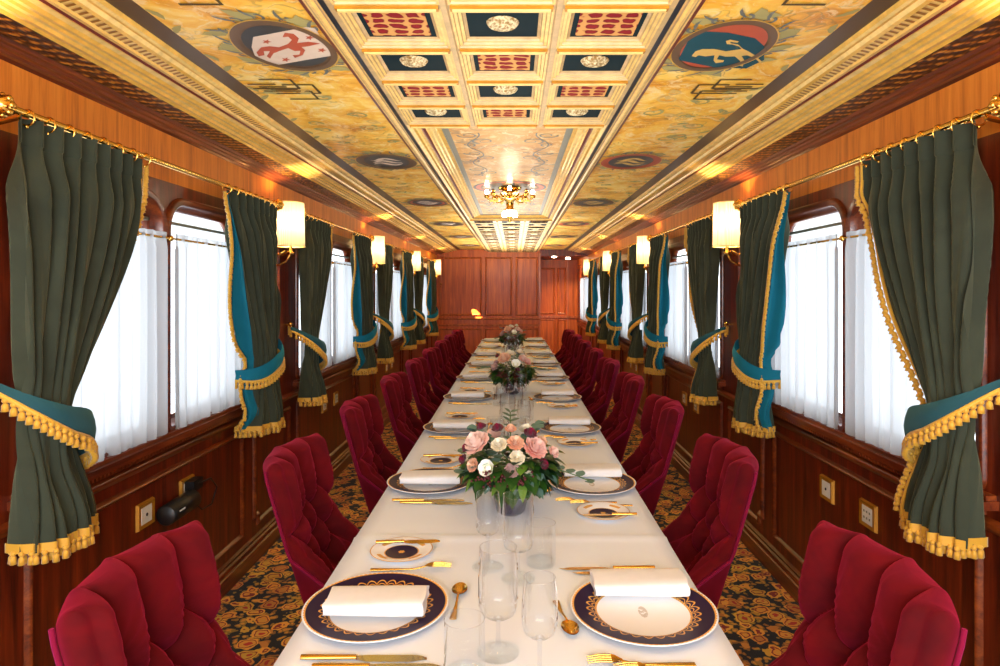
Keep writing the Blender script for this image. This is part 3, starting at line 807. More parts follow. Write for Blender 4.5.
# ------------------------------------------------------------------ chairs
def make_chair():
    root = empty('dining_chair')
    zs0, zt = .42, .898
    W = .188
    def hw(z): return W + .012 * smooth(.5, .9, z)
    def xw(z): return -.165 - .27 * (z - .5)
    tz = [.790, .705, .620, .535]
    btn = []
    for r, z in enumerate(tz):
        cols = (-.6, 0, .6) if r % 2 == 0 else (-.9, -.3, .3, .9)
        btn += [(u, z, r) for u in cols]
    segs = []
    for u, z, r in btn:
        for u2, z2, r2 in btn:
            if r2 == r + 1 and abs(abs(u - u2) - .30) < .02: segs.append(((u, z), (u2, z2)))
    for u, z, r in btn:
        if r == 0: segs.append(((u, z), (u * 1.02, 1.0)))
        if r % 2 == 1 and abs(u) > .8: segs.append(((u, z), (math.copysign(1.25, u), z + .01)))
    def dseg(p, a, b):
        ax, ay = a[0] * W, a[1]; bx, by = b[0] * W, b[1]; px, py = p
        dx, dy = bx - ax, by - ay; tt = max(0, min(1, ((px - ax) * dx + (py - ay) * dy) / (dx * dx + dy * dy)))
        return math.hypot(px - ax - dx * tt, py - ay - dy * tt)
    def tuft(u, z):
        p = (u * W, z)
        d = min(dseg(p, a, b) for a, b in segs)
        db = min(math.hypot(p[0] - b[0] * W, z - b[1]) for b in btn)
        h = .070 * (1 - math.exp(-(d / .024) ** .8)) + .026 * (1 - math.exp(-(db / .03) ** 1.3)) - .034
        nb = min(btn, key=lambda b: math.hypot(p[0] - b[0] * W, z - b[1])); h += .0042 * math.sin(math.atan2(z - nb[1], p[0] - nb[0] * W) * 16) * smooth(.010, .03, db) * math.exp(-db / .055) * smooth(0, .02, d)
        return h * (1 - .55 * smooth(.8, 1, abs(u)))
    def base(u, z):
        wing = abs(u) ** 2.0
        xc = xw(z) - .055
        x = xc + (xw(z) - xc) * wing
        fl = max(0, .64 - z)
        x += fl * .95 * smooth(.6, 1.0, abs(u)) + fl * .05
        return x
    n = 84; m = 72
    def front(u, z):
        return (base(u, z) + tuft(u, z) - .02 * smooth(.86, 1, abs(u)), u * hw(z), z)
    def back(u, z):
        b = base(u, z) - .042 - .012 * (1 - abs(u) ** 3)
        return (b, u * (hw(z) + .012), z)
    us_ = [-1 + 2 * i / n for i in range(n + 1)]
    rows = []
    topz = lambda u: .008 * abs(u) ** 6 + .006 * (1 - abs(u) ** 2)
    for j in range(m + 1):
        z = zs0 + (zt - zs0) * j / m
        fr = [front(u, z) for u in us_]; bk = [back(u, z) for u in us_]
        def side(s):
            f = fr[-1] if s > 0 else fr[0]; b = bk[-1] if s > 0 else bk[0]
            o = [(f[0] + (b[0] - f[0]) * q, f[1] + s * .013 * math.sin(PI * q) + (b[1] - f[1]) * q, z) for q in (.15, .4, .65, .88)]
            return o if s > 0 else o[::-1]
        rows.append(fr + side(1) + bk[::-1] + side(-1))
    N = len(us_); fr0 = [front(u, zt) for u in us_]; bk0 = [back(u, zt) for u in us_]
    last = rows[-1]
    mid = []
    for i, p in enumerate(last):
        if i < N: mid.append(tuple((a + b) / 2 for a, b in zip(fr0[i], bk0[i])))
        elif i < N + 4: mid.append(tuple((a + b) / 2 for a, b in zip(fr0[-1], bk0[-1])))
        elif i < 2 * N + 4: k = 2 * N + 3 - i; mid.append(tuple((a + b) / 2 for a, b in zip(fr0[k], bk0[k])))
        else: mid.append(tuple((a + b) / 2 for a, b in zip(fr0[0], bk0[0])))
    for q in range(1, 9):
        a = q / 8 * PI / 2; cc, ss = math.cos(a), math.sin(a)
        rows.append([(mm[0] + (p[0] - mm[0]) * cc, mm[1] + (p[1] - mm[1]) * cc, p[2] + .03 * ss + topz(max(-1, min(1, p[1] / .28))) * ss) for i, (p, mm) in enumerate(zip(last, mid))])
    mb = MB(); mb.grid(rows, 0, True, close_u=True)
    mb.build('backrest', M['velvet'], root)
    for u, z, r in btn:
        if z < .5 or abs(u) > .8: continue
        f = front(u, z); MB().ball((f[0] + .004, f[1], f[2]), .010, 10, 6, sx=.6).build('button', M['velvet'], root)
    for s in (-1, 1):
        pts = []
        for j in range(0, m + 1, 4):
            z = zs0 + (zt + .01 - zs0) * j / m; b = back(s, min(z, zt)); f = front(s, min(z, zt))
            pts.append((b[0] - .002, b[1] + s * .006, z))
        MB().tube(pts, .0045, 6).build('piping', M['piping'], root)
    # cushion
    sx0, sx1, hy = -.20, .26, .205
    prof = []
    cr = []
    for ins, z in ((.02, .375), (.0, .385), (-.006, .42), (.0, .455), (.02, .472), (.06, .48), (.14, .486)):
        r = []
        for k in range(48):
            a = 2 * PI * k / 48; ex = .34
            cx_ = math.copysign(abs(math.cos(a)) ** ex, math.cos(a)); cy_ = math.copysign(abs(math.sin(a)) ** ex, math.sin(a))
            r.append(((sx0 + sx1) / 2 + ((sx1 - sx0) / 2 - ins) * cx_, (hy - ins) * cy_, z))
        cr.append(r)
    mb = MB(); mb.grid(cr, 0, True, close_u=True); mb.poly(cr[-1]); mb.poly(cr[0][::-1])
    mb.build('seat', M['velvet'], root)
    MB().box(sx0 + .02, sx1 - .02, -hy + .02, hy - .02, .34, .376).build('seat_frame', M['wood_leg'], root)
    for sx in (-1, 1):
        for sy in (-1, 1):
            x, y = (sx1 - .045) if sx > 0 else (sx0 + .035), sy * (hy - .045)
            MB().tube([(x - (.05 if sx < 0 else 0), y, 0), (x - (.02 if sx < 0 else 0), y, .18), (x, y, .345)], [.012, .017, .023], 8).build('leg', M['wood_leg'], root)
    return root
chair = make_chair()
first = True
for k in range(9):
    for s, nm in ((-1, 'left'), (1, 'right')):
        c = chair if first else dup(chair)
        first = False
        c.location = (TX + s * .427, 1.26 + .895 * k, 0); c.rotation_euler = (0, 0, 0 if s < 0 else PI)
        tag(c, 'buttoned burgundy velvet chair, %s from the camera, %s side of table' % (ORD[k], nm) if k else 'buttoned burgundy velvet dining chair in the bottom %s corner, nearest to the camera' % nm, 'chair', 'velvet dining chairs around the long table')
        if k == 8: c['label'] = 'buttoned burgundy velvet chair at the far end of the %s side' % nm

# ------------------------------------------------------------------ place settings
def rounded_slab(w, d, h, r, mb=None):
    mb = mb or MB(); rows = []
    for i in range(11):
        x = -w / 2 + w * i / 10
        ring = []
        for k in range(20):
            a = 2 * PI * k / 20
            yy = math.copysign(abs(math.cos(a)) ** .5, math.cos(a)) * d / 2; zz = math.copysign(abs(math.sin(a)) ** .6, math.sin(a)) * h / 2
            sag = .0012 * math.sin(i * 1.7 + k * .4)
            ring.append((x, yy * (1 - .03 * math.cos(i * .9)), h / 2 + zz + sag))
        rows.append(ring)
    mb.grid(rows, 0, True, close_u=True); mb.poly(rows[0][::-1]); mb.poly(rows[-1]); return mb
def make_charger():
    R = .154
    return MB().lathe([(0, .0045), (.094, .0045), (.100, .007), (.112, .0120), (.148, .0165), (.1525, .0175), (R, .0165), (R - .003, .0145), (.11, .008), (.098, .0005), (.085, .0), (0, .0)], 72).build('dinner_plate', M['charger'])
def make_bread():
    return MB().lathe([(0, .004), (.046, .004), (.054, .008), (.078, .0120), (.081, .0118), (.078, .010), (.054, .004), (.048, .0), (0, .0)], 48).build('side_plate', M['bread'])
def make_napkin():
    w, d = .205, .098
    mb = MB()
    # three folded layers wrapped into a flat roll
    rows = []
    for i in range(15):
        x = -w / 2 + w * i / 14; ring = []
        e = 1 - .03 * (abs(x) / (w / 2)) ** 4
        for k in range(28):
            a = 2 * PI * k / 28
            yy = math.copysign(abs(math.cos(a)) ** .55, math.cos(a)) * d / 2 * e
            zz = math.copysign(abs(math.sin(a)) ** .5, math.sin(a)) * .0155 * (1 + .12 * math.sin(x * 18) * (1 if yy < 0 else .4))
            ring.append((x + .002 * math.sin(k), yy, .018 + zz))
        rows.append(ring)
    mb.grid(rows, 0, True, close_u=True)
    for r, s in ((rows[0], -1), (rows[-1], 1)):
        c = (r[0][0] - s * .004, 0, .018)
        inner = [(c[0], p[1] * .8, .018 + (p[2] - .018) * .72) for p in r]
        inner2 = [(c[0] + s * .003, p[1] * .7, .018 + (p[2] - .018) * .55) for p in r]
        mb.grid([r, inner, inner2], 0, True, close_u=True); mb.poly(inner2)
    return mb.build('folded_napkin', M['napkin'])
def make_knife(blade='cut_silver', L=.235, nm='table_knife'):
    root = empty(nm)
    rows = []
    hl = L * .44
    for i in range(9):
        t_ = i / 8; x = -L / 2 + hl * t_; w_ = .0075 * (1 - .25 * t_) if i else .006; h = .0038
        rows.append([(x, w_ * math.cos(2 * PI * k / 10), .0042 + h * math.sin(2 * PI * k / 10)) for k in range(10)])
    mb = MB(); mb.grid(rows, 0, True, close_u=True); mb.poly(rows[0][::-1]); mb.poly(rows[-1]); mb.build('handle', M['cut_gold'], root)
    up = []; dn = []; mb = MB(); x0 = -L / 2 + hl
    for i in range(15):
        t_ = i / 14; x = x0 + (L - hl) * t_
        top = .0045 + .003 * smooth(0, .15, t_) - (.009 * max(0, (t_ - .8) / .2) ** 2); bot = -.0045 - .006 * smooth(0, .2, t_) * (1 - smooth(.75, 1, t_))
        up.append((x, top, 0)); dn.append((x, min(bot, top - .0005), 0))
    rr = [[(p[0], p[1], .0036) for p in up], [(p[0], p[1], .0012) for p in dn]]
    rb = [[(p[0], p[1], .0020) for p in up], [(p[0], p[1], .0008) for p in dn]]
    mb.grid([rr[0], rr[1], rb[1], rb[0]], 0, False, close_v=True); mb.build('blade', M[blade], root)
    return root
def make_fork():
    root = empty('table_fork'); L = .20
    def zc(x): return .003 + .010 * smooth(.0, .055, x) * (1 if x < .06 else 1) - .006 * smooth(.07, .1, x)
    rows = []
    for i in range(15):
        x = -.10 + .135 * i / 14; wd = .0075 - .0045 * smooth(-.1, .01, x)
        rows.append([(x, wd * math.cos(2 * PI * k / 8), zc(x) + .0018 * math.sin(2 * PI * k / 8)) for k in range(8)])
    mb = MB(); mb.grid(rows, 0, True, close_u=True); mb.poly(rows[0][::-1]); mb.build('handle', M['cut_gold'], root)
    mb = MB(); A = []; B = []
    for i in range(6):
        x = .033 + .022 * i / 5; wd = .003 + .0095 * smooth(0, .8, i / 5)
        A.append((x, wd, zc(x) + .002)); B.append((x, -wd, zc(x) + .002))
    mid = [((a[0] + b[0]) / 2, 0, a[2] - .0015) for a, b in zip(A, B)]
    mb.grid([A, mid, B], 0, True)
    mb.grid([[(p[0], p[1], p[2] - .0012) for p in r] for r in (B, mid, A)], 0, True)
    mb.build('head', M['cut_gold'], root)
    for k in range(4):
        y = -.0108 + .0072 * k
        MB().tube([(.054, y, zc(.054) + .0012), (.075, y, zc(.075) + .002), (.098, y * .96, zc(.098) + .004)], [.0022, .0018, .0009], 6).build('tine', M['cut_gold'], root)
    return root
def make_spoon():
    root = empty('dessert_spoon'); rows = []
    for i in range(13):
        x = -.075 + .10 * i / 12; wd = .0075 - .005 * smooth(-.075, 0, x); z = .0035 + .007 * math.exp(-((x - .02) / .03) ** 2)
        rows.append([(x, wd * math.cos(2 * PI * k / 8), z + .0016 * math.sin(2 * PI * k / 8)) for k in range(8)])
    mb = MB(); mb.grid(rows, 0, True, close_u=True); mb.poly(rows[0][::-1]); mb.build('handle', M['cut_gold'], root)
    rows = []
    for j in range(7):
        q = j / 6
        rows.append([(.050 + .028 * q * math.cos(a) , .0175 * q * math.sin(a) * (1 - .12 * math.cos(a)), .0022 + .0085 * q * q) for a in [2 * PI * k / 24 for k in range(24)]])
    mb = MB(); mb.grid(rows, 0, True, close_u=True); mb.grid([[(p[0], p[1], p[2] - .0012) for p in r] for r in rows][::-1], 0, True, close_u=True)
    mb.build('bowl', M['cut_gold'], root); return root
def make_wine(R=.037, H=.20, st=.066, nm='wine_glass', rim=.96):
    root = empty(nm)
    MB().lathe([(0, .0), (.040, .0), (.041, .002), (.03, .004), (.012, .007), (.006, .012)], 32).build('foot', M['pane'], root)
    MB().lathe([(.006, .012), (.0042, .03), (.0042, st - .01), (.007, st - .003), (.0095, st), (.004, st + .003)], 12).build('stem', M['crystal_base'], root)
    prof = [(.004, st), (R * .6, st + .003), (R * .88, st + .011), (R * .98, st + .024), (R, st + .04), (R * .99, H - .04), (R * rim, H)]
    mb = MB(); n = 28; rows = []
    for j, (r, h) in enumerate(prof):
        rows.append([(r * (1 + (.03 if k % 2 and 1 < j < 6 else 0)) * math.cos(2 * PI * k / (2 * n)), r * (1 + (.03 if k % 2 and 1 < j < 6 else 0)) * math.sin(2 * PI * k / (2 * n)), h) for k in range(2 * n)])
    mb.grid(rows, 0, True, close_u=True)
    b = mb.build('bowl', M['glass'], root)
    MB().tube([(R * rim * math.cos(2 * PI * k / 32), R * rim * math.sin(2 * PI * k / 32), H) for k in range(32)], .0008, 6, closed=True).build('rim', M['crystal_base'], root)
    return root
def make_tumbler():
    root = empty('water_tumbler'); R, H = .036, .105; n = 24
    MB().lathe([(0, .0), (R - .003, .0), (R, .003), (R, .012), (R - .004, .014), (.0, .010)], 32).build('base', M['pane'], root)
    rows = [[(r * (1 + (.028 if k % 2 and h < .09 else 0)) * math.cos(PI * k / n), r * (1 + (.028 if k % 2 and h < .09 else 0)) * math.sin(PI * k / n), h) for k in range(2 * n)] for r, h in ((R, .003), (R, .03), (R, .07), (R, .095), (R, H))]
    MB().grid(rows, 0, True, close_u=True).build('wall', M['glass'], root)
    MB().tube([(R * math.cos(2 * PI * k / 32), R * math.sin(2 * PI * k / 32), H) for k in range(32)], .0009, 6, closed=True).build('rim', M['crystal_base'], root)
    return root
BQ = [(.02, 1.98), (.02, 4.25), (.01, 7.35)]
protos = {}
def put(key, maker, x, y, z, rz, label, cat, group):
    if key not in protos: o = maker(); protos[key] = o
    else:
        o = dup(protos[key])
    o.location = (x, y, z); o.rotation_euler = (0, 0, rz); tag(o, label, cat, group); return o
rnd = random.Random(11)
def avoid(x, y):
    for bx, by in BQ:
        if abs(y - by) < .2 and abs(x - bx) < .19:
            y = by - .235 if y < by + .02 else by + .235
            if abs(y - (by - .235)) < .001: x += (.03 if x > bx else -.03)
    return x, y
placed = []
for k in range(9):
    yc = 1.372 + .895 * k
    for s, nm in ((-1, 'left'), (1, 'right')):
        # s=-1: guest on the left faces +x, his left hand is +y.  s=+1 is the same turned by 180 degrees
        q = -s
        where = '%s %s setting%s' % (ORD[k], nm, ' from camera' if 0 < k < 8 else '')
        g = lambda a: a + ' on the dining table'
        def P(dx, dy): return (TX - .0 + q * dx, yc + q * dy)      # dx towards the middle of the table from the centre line (negative = guest side)
        rz0 = 0 if q > 0 else PI
        j = lambda a=.004: rnd.uniform(-a, a)
        px, py = P(-.284, 0)
        z0 = TT + .0015
        put('charger', make_charger, px, py + (-.012 if s > 0 else 0), z0, PI / 2 + (0 if s > 0 else 0), 'white plate with navy and gold lace rim at %s' % where, 'plate', g('navy rimmed plates'))
        put('napkin', make_napkin, px + .005 + j(), py + (.068 if s > 0 else -.018), z0 + .0135, j(.03), 'folded white napkin lying on the plate of %s' % where, 'napkin', g('folded napkins'))
        bx, by = P(-.284, .302)
        put('bread', make_bread, bx, by, z0, 0, 'small side plate with navy centre beside the %s' % where, 'side plate', g('small side plates'))
        put('butter', lambda: make_knife('cut_gold', .17, 'butter_knife'), bx + .01, by + (.042 if s < 0 else -.042), z0 + .0115, rz0 + .03 + j(.05), 'gold butter knife across the side plate of %s' % where, 'butter knife', g('butter knives'))
        fx, fy = P(-.262, .200)
        f = put('fork', make_fork, fx + q * .02, fy, z0, rz0 + .03 + j(.04), 'gold fork beside the plate of the %s%s' % (where, ', inner one' if s > 0 else ''), 'fork', g('gold forks'))
        if s > 0: put('fork', make_fork, fx + .025, fy - .026, z0, rz0 + j(.04), 'gold fork beside the plate of the %s, outer one' % where, 'fork', g('gold forks'))
        kx, ky = P(-.27, -.178)
        key = 'knife_s' if s < 0 else 'knife_g'
        bl = 'cut_silver' if s < 0 else 'cut_gold'
        lab = 'gold handled knife with silver blade' if s < 0 else 'slim all gold table knife'
        put(key, lambda: make_knife(bl), kx, ky, z0, rz0 + j(.03), '%s, inner, %s' % (lab, where), 'knife', g('table knives'))
        put(key, lambda: make_knife(bl), kx + q * .03, ky - q * .028, z0, rz0 + j(.03), '%s, outer, %s' % (lab, where), 'knife', g('table knives'))
        sx_, sy_ = P(-.115, .035)
        put('spoon', make_spoon, sx_, sy_, z0, (PI / 2 if s < 0 else -PI / 2 + .15) + j(.05), 'gold dessert spoon above the plate of %s' % where, 'spoon', g('dessert spoons'))
        for key, mk, dx, dy, lab, cat in (('tumbler', make_tumbler, -.078, -.235, 'low ribbed water tumbler', 'tumbler'), ('wine', make_wine, -.02, -.155, 'tall ribbed stem glass', 'wine glass'), ('white', lambda: make_wine(.031, .185, .08, 'white_wine_glass', .9), .055, -.25 if s < 0 else -.22, 'slimmer ribbed stem glass', 'wine glass')):
            gx, gy = P(dx, dy); gx, gy = avoid(gx, gy)
            for _ in range(30):
                hit = [1 for (ax, ay) in placed if math.hypot(ax - gx, ay - gy) < .088]
                if not hit: break
                gx += rnd.uniform(-.02, .02); gy += rnd.uniform(-.03, .03); gx = max(TX - .12, min(TX + .12, gx))
                if any(math.hypot(gx - bx_, gy - by_) < .21 for bx_, by_ in BQ): gy += .02
            placed.append((gx, gy))
            put(key, mk, gx, gy, z0, 0, '%s of %s' % (lab, where), cat, g(lab + 's'))

# ------------------------------------------------------------------ flowers
def rose_mesh(R, rnd, open_=.9):
    mb = MB()
    layers = [(.2, 3, 1.25), (.36, 4, 1.15), (.54, 5, 1.0), (.74, 6, .82), (.93, 7, .58)] if open_ > .5 else [(.3, 3, 1.3), (.55, 4, 1.15)]
    for li, (rf, np_, el) in enumerate(layers):
        for p in range(np_):
            a0 = 2 * PI * p / np_ + li * .7 + rnd.uniform(-.15, .15); rows = []
            wd = 1.35 * PI / np_ * (1.25 if li else 1.6)
            for v in range(6):
                t_ = v / 5; row = []
                for u in range(7):
                    s = (u / 6 - .5) * 2
                    a = a0 + s * wd * .62 * (math.sin(PI * (.15 + .6 * t_)) ** .6) * 1.1
                    rr = R * rf * (math.sin(t_ * PI / 2 * 1.1) ** .7) * (1 + .06 * math.sin(s * 5)) + (R * .12 * t_ ** 3) - .05 * R * s * s
                    z = R * (el * t_ * .9 - .12 * s * s * t_ - .25 * (1 - el) * t_ * t_)
                    row.append((rr * math.cos(a), rr * math.sin(a), z))
                rows.append(row)
            mb.grid(rows, 0, True)
    mb.ball((0, 0, R * .25), R * .24, 10, 6, sz=1.7)
    return mb
def tulip_cup(R):
    mb = MB()
    for p in range(6):
        a0 = p * PI / 3; rows = []
        for v in range(6):
            t_ = v / 5
            rows.append([((R * (.2 + .8 * t_ ** .7)) * math.cos(a0 + s * .55), (R * (.2 + .8 * t_ ** .7)) * math.sin(a0 + s * .55), R * 1.3 * t_ - R * .25 * s * s * t_) for s in (-1, -.5, 0, .5, 1)])
        mb.grid(rows, 0, True)
    mb.ball((0, 0, R * .45), R * .4, 10, 6)
    return mb
def put_leaf(mb, p, d, L, W, up=Vector((0, 0, 1)), fold=.25, mi=0, droop=.35):
    d = Vector(d).normalized(); sd = d.cross(up); sd = sd.normalized() if sd.length > .01 else Vector((1, 0, 0)); nn = sd.cross(d)
    rows = []
    for i in range(7):
        t_ = i / 6; w_ = W * (math.sin(PI * (t_ ** .8)) ** .8) if 0 < t_ < 1 else .0005
        c_ = Vector(p) + d * L * t_ - Vector((0, 0, 1)) * droop * L * t_ * t_
        rows.append([tuple(c_ - sd * w_ + nn * w_ * fold), tuple(c_), tuple(c_ + sd * w_ + nn * w_ * fold)])
    mb.grid(rows, mi, True)
def bouquet(x, y, seed, label, spr):
    rnd = random.Random(seed); root = tag(empty('flower_arrangement', (x, y, TT + .0015)), label, 'flowers', 'flower arrangements on the dining table')
    MB().lathe([(0, .0), (.035, .0), (.045, .01), (.055, .05), (.052, .09), (.046, .10), (.043, .095), (.048, .05), (0, .02)], 28).build('vase', M['navy_vase'], root)
    C0 = Vector((0, 0, .175))
    for nm, mat, cnt, Lr, Wr in (('foliage', 'leaf', 150, (.04, .062), (.016, .024)), ('foliage', 'leaf_dark', 100, (.04, .06), (.015, .024)), ('foliage', 'leaf_lime', 44, (.035, .055), (.013, .02)), ('foliage', 'eucalyptus', 60, (.03, .045), (.014, .02))):
        mb = MB()
        for _ in range(cnt):
            a = rnd.uniform(0, 2 * PI); e = rnd.uniform(-.95, .55) if mat != 'leaf_lime' else rnd.uniform(-.5, .5)
            d = Vector((math.cos(a) * math.cos(e), math.sin(a) * math.cos(e), math.sin(e) * .8))
            p = Vector((0, 0, .15)) + Vector((d.x * .115, d.y * .09, d.z * .075)) * rnd.uniform(.7, 1.15)
            d2 = (d + Vector((rnd.uniform(-.5, .5), rnd.uniform(-.5, .5), rnd.uniform(-.3, .3)))).normalized()
            put_leaf(mb, p, d2, rnd.uniform(*Lr), rnd.uniform(*Wr))
        for v in range(len(mb.v)):
            a, b, c_ = mb.v[v]; mb.v[v] = (a, b, max(.004, c_))
        o = mb.build(nm, M[mat], root); o['kind'] = 'stuff'
    # sprigs of eucalyptus
    for (a, e, Ls) in spr:
        d = Vector((math.cos(a) * math.cos(e), math.sin(a) * math.cos(e), math.sin(e)))
        st = [Vector((0, 0, .15)) + d * Ls * t_ + Vector((0, 0, -.06 * t_ * t_)) for t_ in [i / 8 for i in range(9)]]
        stem = MB(); stem.tube(st, .0018, 5); so = stem.build('sprig', M['stem'], root)
        lf = MB()
        for i in range(2, 9):
            for s in (-1, 1):
                sd = d.cross(Vector((0, 0, 1))).normalized() * s
                dd = (sd + d * .4 + Vector((0, 0, rnd.uniform(-.1, .5))))
                put_leaf(lf, st[i], dd,   .028 * rnd.uniform(.8, 1.2), .016, fold=.1, droop=.05)
        lf.build('sprig_leaves', M['eucalyptus'], so)
    # (direction seen from the camera: sx right, sz up), size, colour
    fl = [(-.105, .235, .052, 'blush'), (-.035, .235, .030, 'cream'), (.015, .240, .032, 'peach'), (.075, .225, .045, 'coral'), (.02, .200, .028, 'cream'),
          (-.065, .165, .028, 'white'), (.005, .160, .029, 'dusty'), (-.04, .275, .023, 'wine'), (-.135, .215, .02, 'wine'), (.06, .262, .026, 'wine'), (-.115, .170, .026, 'peach'), (.10, .175, .02, 'wine'), (-.145, .18, .02, 'wine'), (-.005, .125, .022, 'dusty'), (.055, .14, .022, 'cream'), (.13, .205, .024, 'blush'), (-.09, .275, .02, 'wine'), (.0, .275, .022, 'peach')]
    if seed != 1:
        fl = [(-.055, .25, .055, 'peach'), (.02, .205, .034, 'white'), (.07, .245, .038, 'blush'), (.10, .225, .032, 'coral'), (-.12, .19, .034, 'dusty'), (0, .275, .028, 'cream'), (.05, .285, .03, 'cream'), (-.10, .255, .02, 'wine'), (.035, .17, .02, 'wine'), (-.02, .28, .03, 'cream')]
    back = [(-.06, .22, .035, 'blush'), (.05, .24, .03, 'cream'), (.10, .2, .03, 'peach'), (-.11, .2, .03, 'dusty')]
    for side, lst in ((-1, fl), (1, back)):
        for (fx, fz, r, colr) in lst:
            dy = side * math.sqrt(max(.0016, .125 ** 2 - (fx * .75) ** 2 - (fz - .17) ** 2))
            p = Vector((fx, dy * .9, fz)); d = Vector((fx * .9, dy * 1.1, (fz - .12) * 1.2)).normalized()
            r *= .8
            mb = rose_mesh(r, rnd) if colr != 'white' or r > .03 else tulip_cup(r * 1.1)
            rot = d.to_track_quat('Z', 'Y')
            o = mb.build('rose' if r > .022 else 'bud', M[colr], root)
            o.location = p - d * r * .5; o.rotation_mode = 'QUATERNION'; o.rotation_quaternion = rot
            if r > .04 or colr == 'white': o['label'] = {'blush': 'large blush pink rose', 'peach': 'large peach rose', 'coral': 'coral and pink carnation', 'white': 'white cup shaped bloom'}.get(colr, colr + ' rose')
    for (bx, bz) in ((-.075, .14), (.03, .135), (-.03, .13)):
        mb = MB()
        for _ in range(45):
            mb.ball((rnd.gauss(0, .013), rnd.gauss(0, .008), rnd.gauss(0, .010)), .0042, 6, 4)
        o = mb.build('berry_cluster', M['berry'], root); o['kind'] = 'stuff'; o.location = (bx, -.112, bz)
bouquet(*BQ[0], 1, 'low arrangement of blush, cream and wine roses with greenery, nearest the camera', [(PI - .2, .9, .20), (2.6, .35, .2), (1.6, 1.2, .22), (-.15, .08, .24), (-.5, 1.1, .2), (3.5, .3, .17), (.5, 1.0, .2)])
bouquet(*BQ[1], 2, 'middle arrangement of peach and white roses with dark greenery', [(PI - .1, .3, .24), (2.2, .9, .2), (.1, .25, .25), (.9, 1.1, .2), (1.5, 1.3, .22)])
bouquet(*BQ[2], 3, 'farthest arrangement of pale roses near the end of the table', [(PI - .5, .8, .22), (2.2, 1.1, .2), (.3, .7, .2), (PI, .2, .2)])

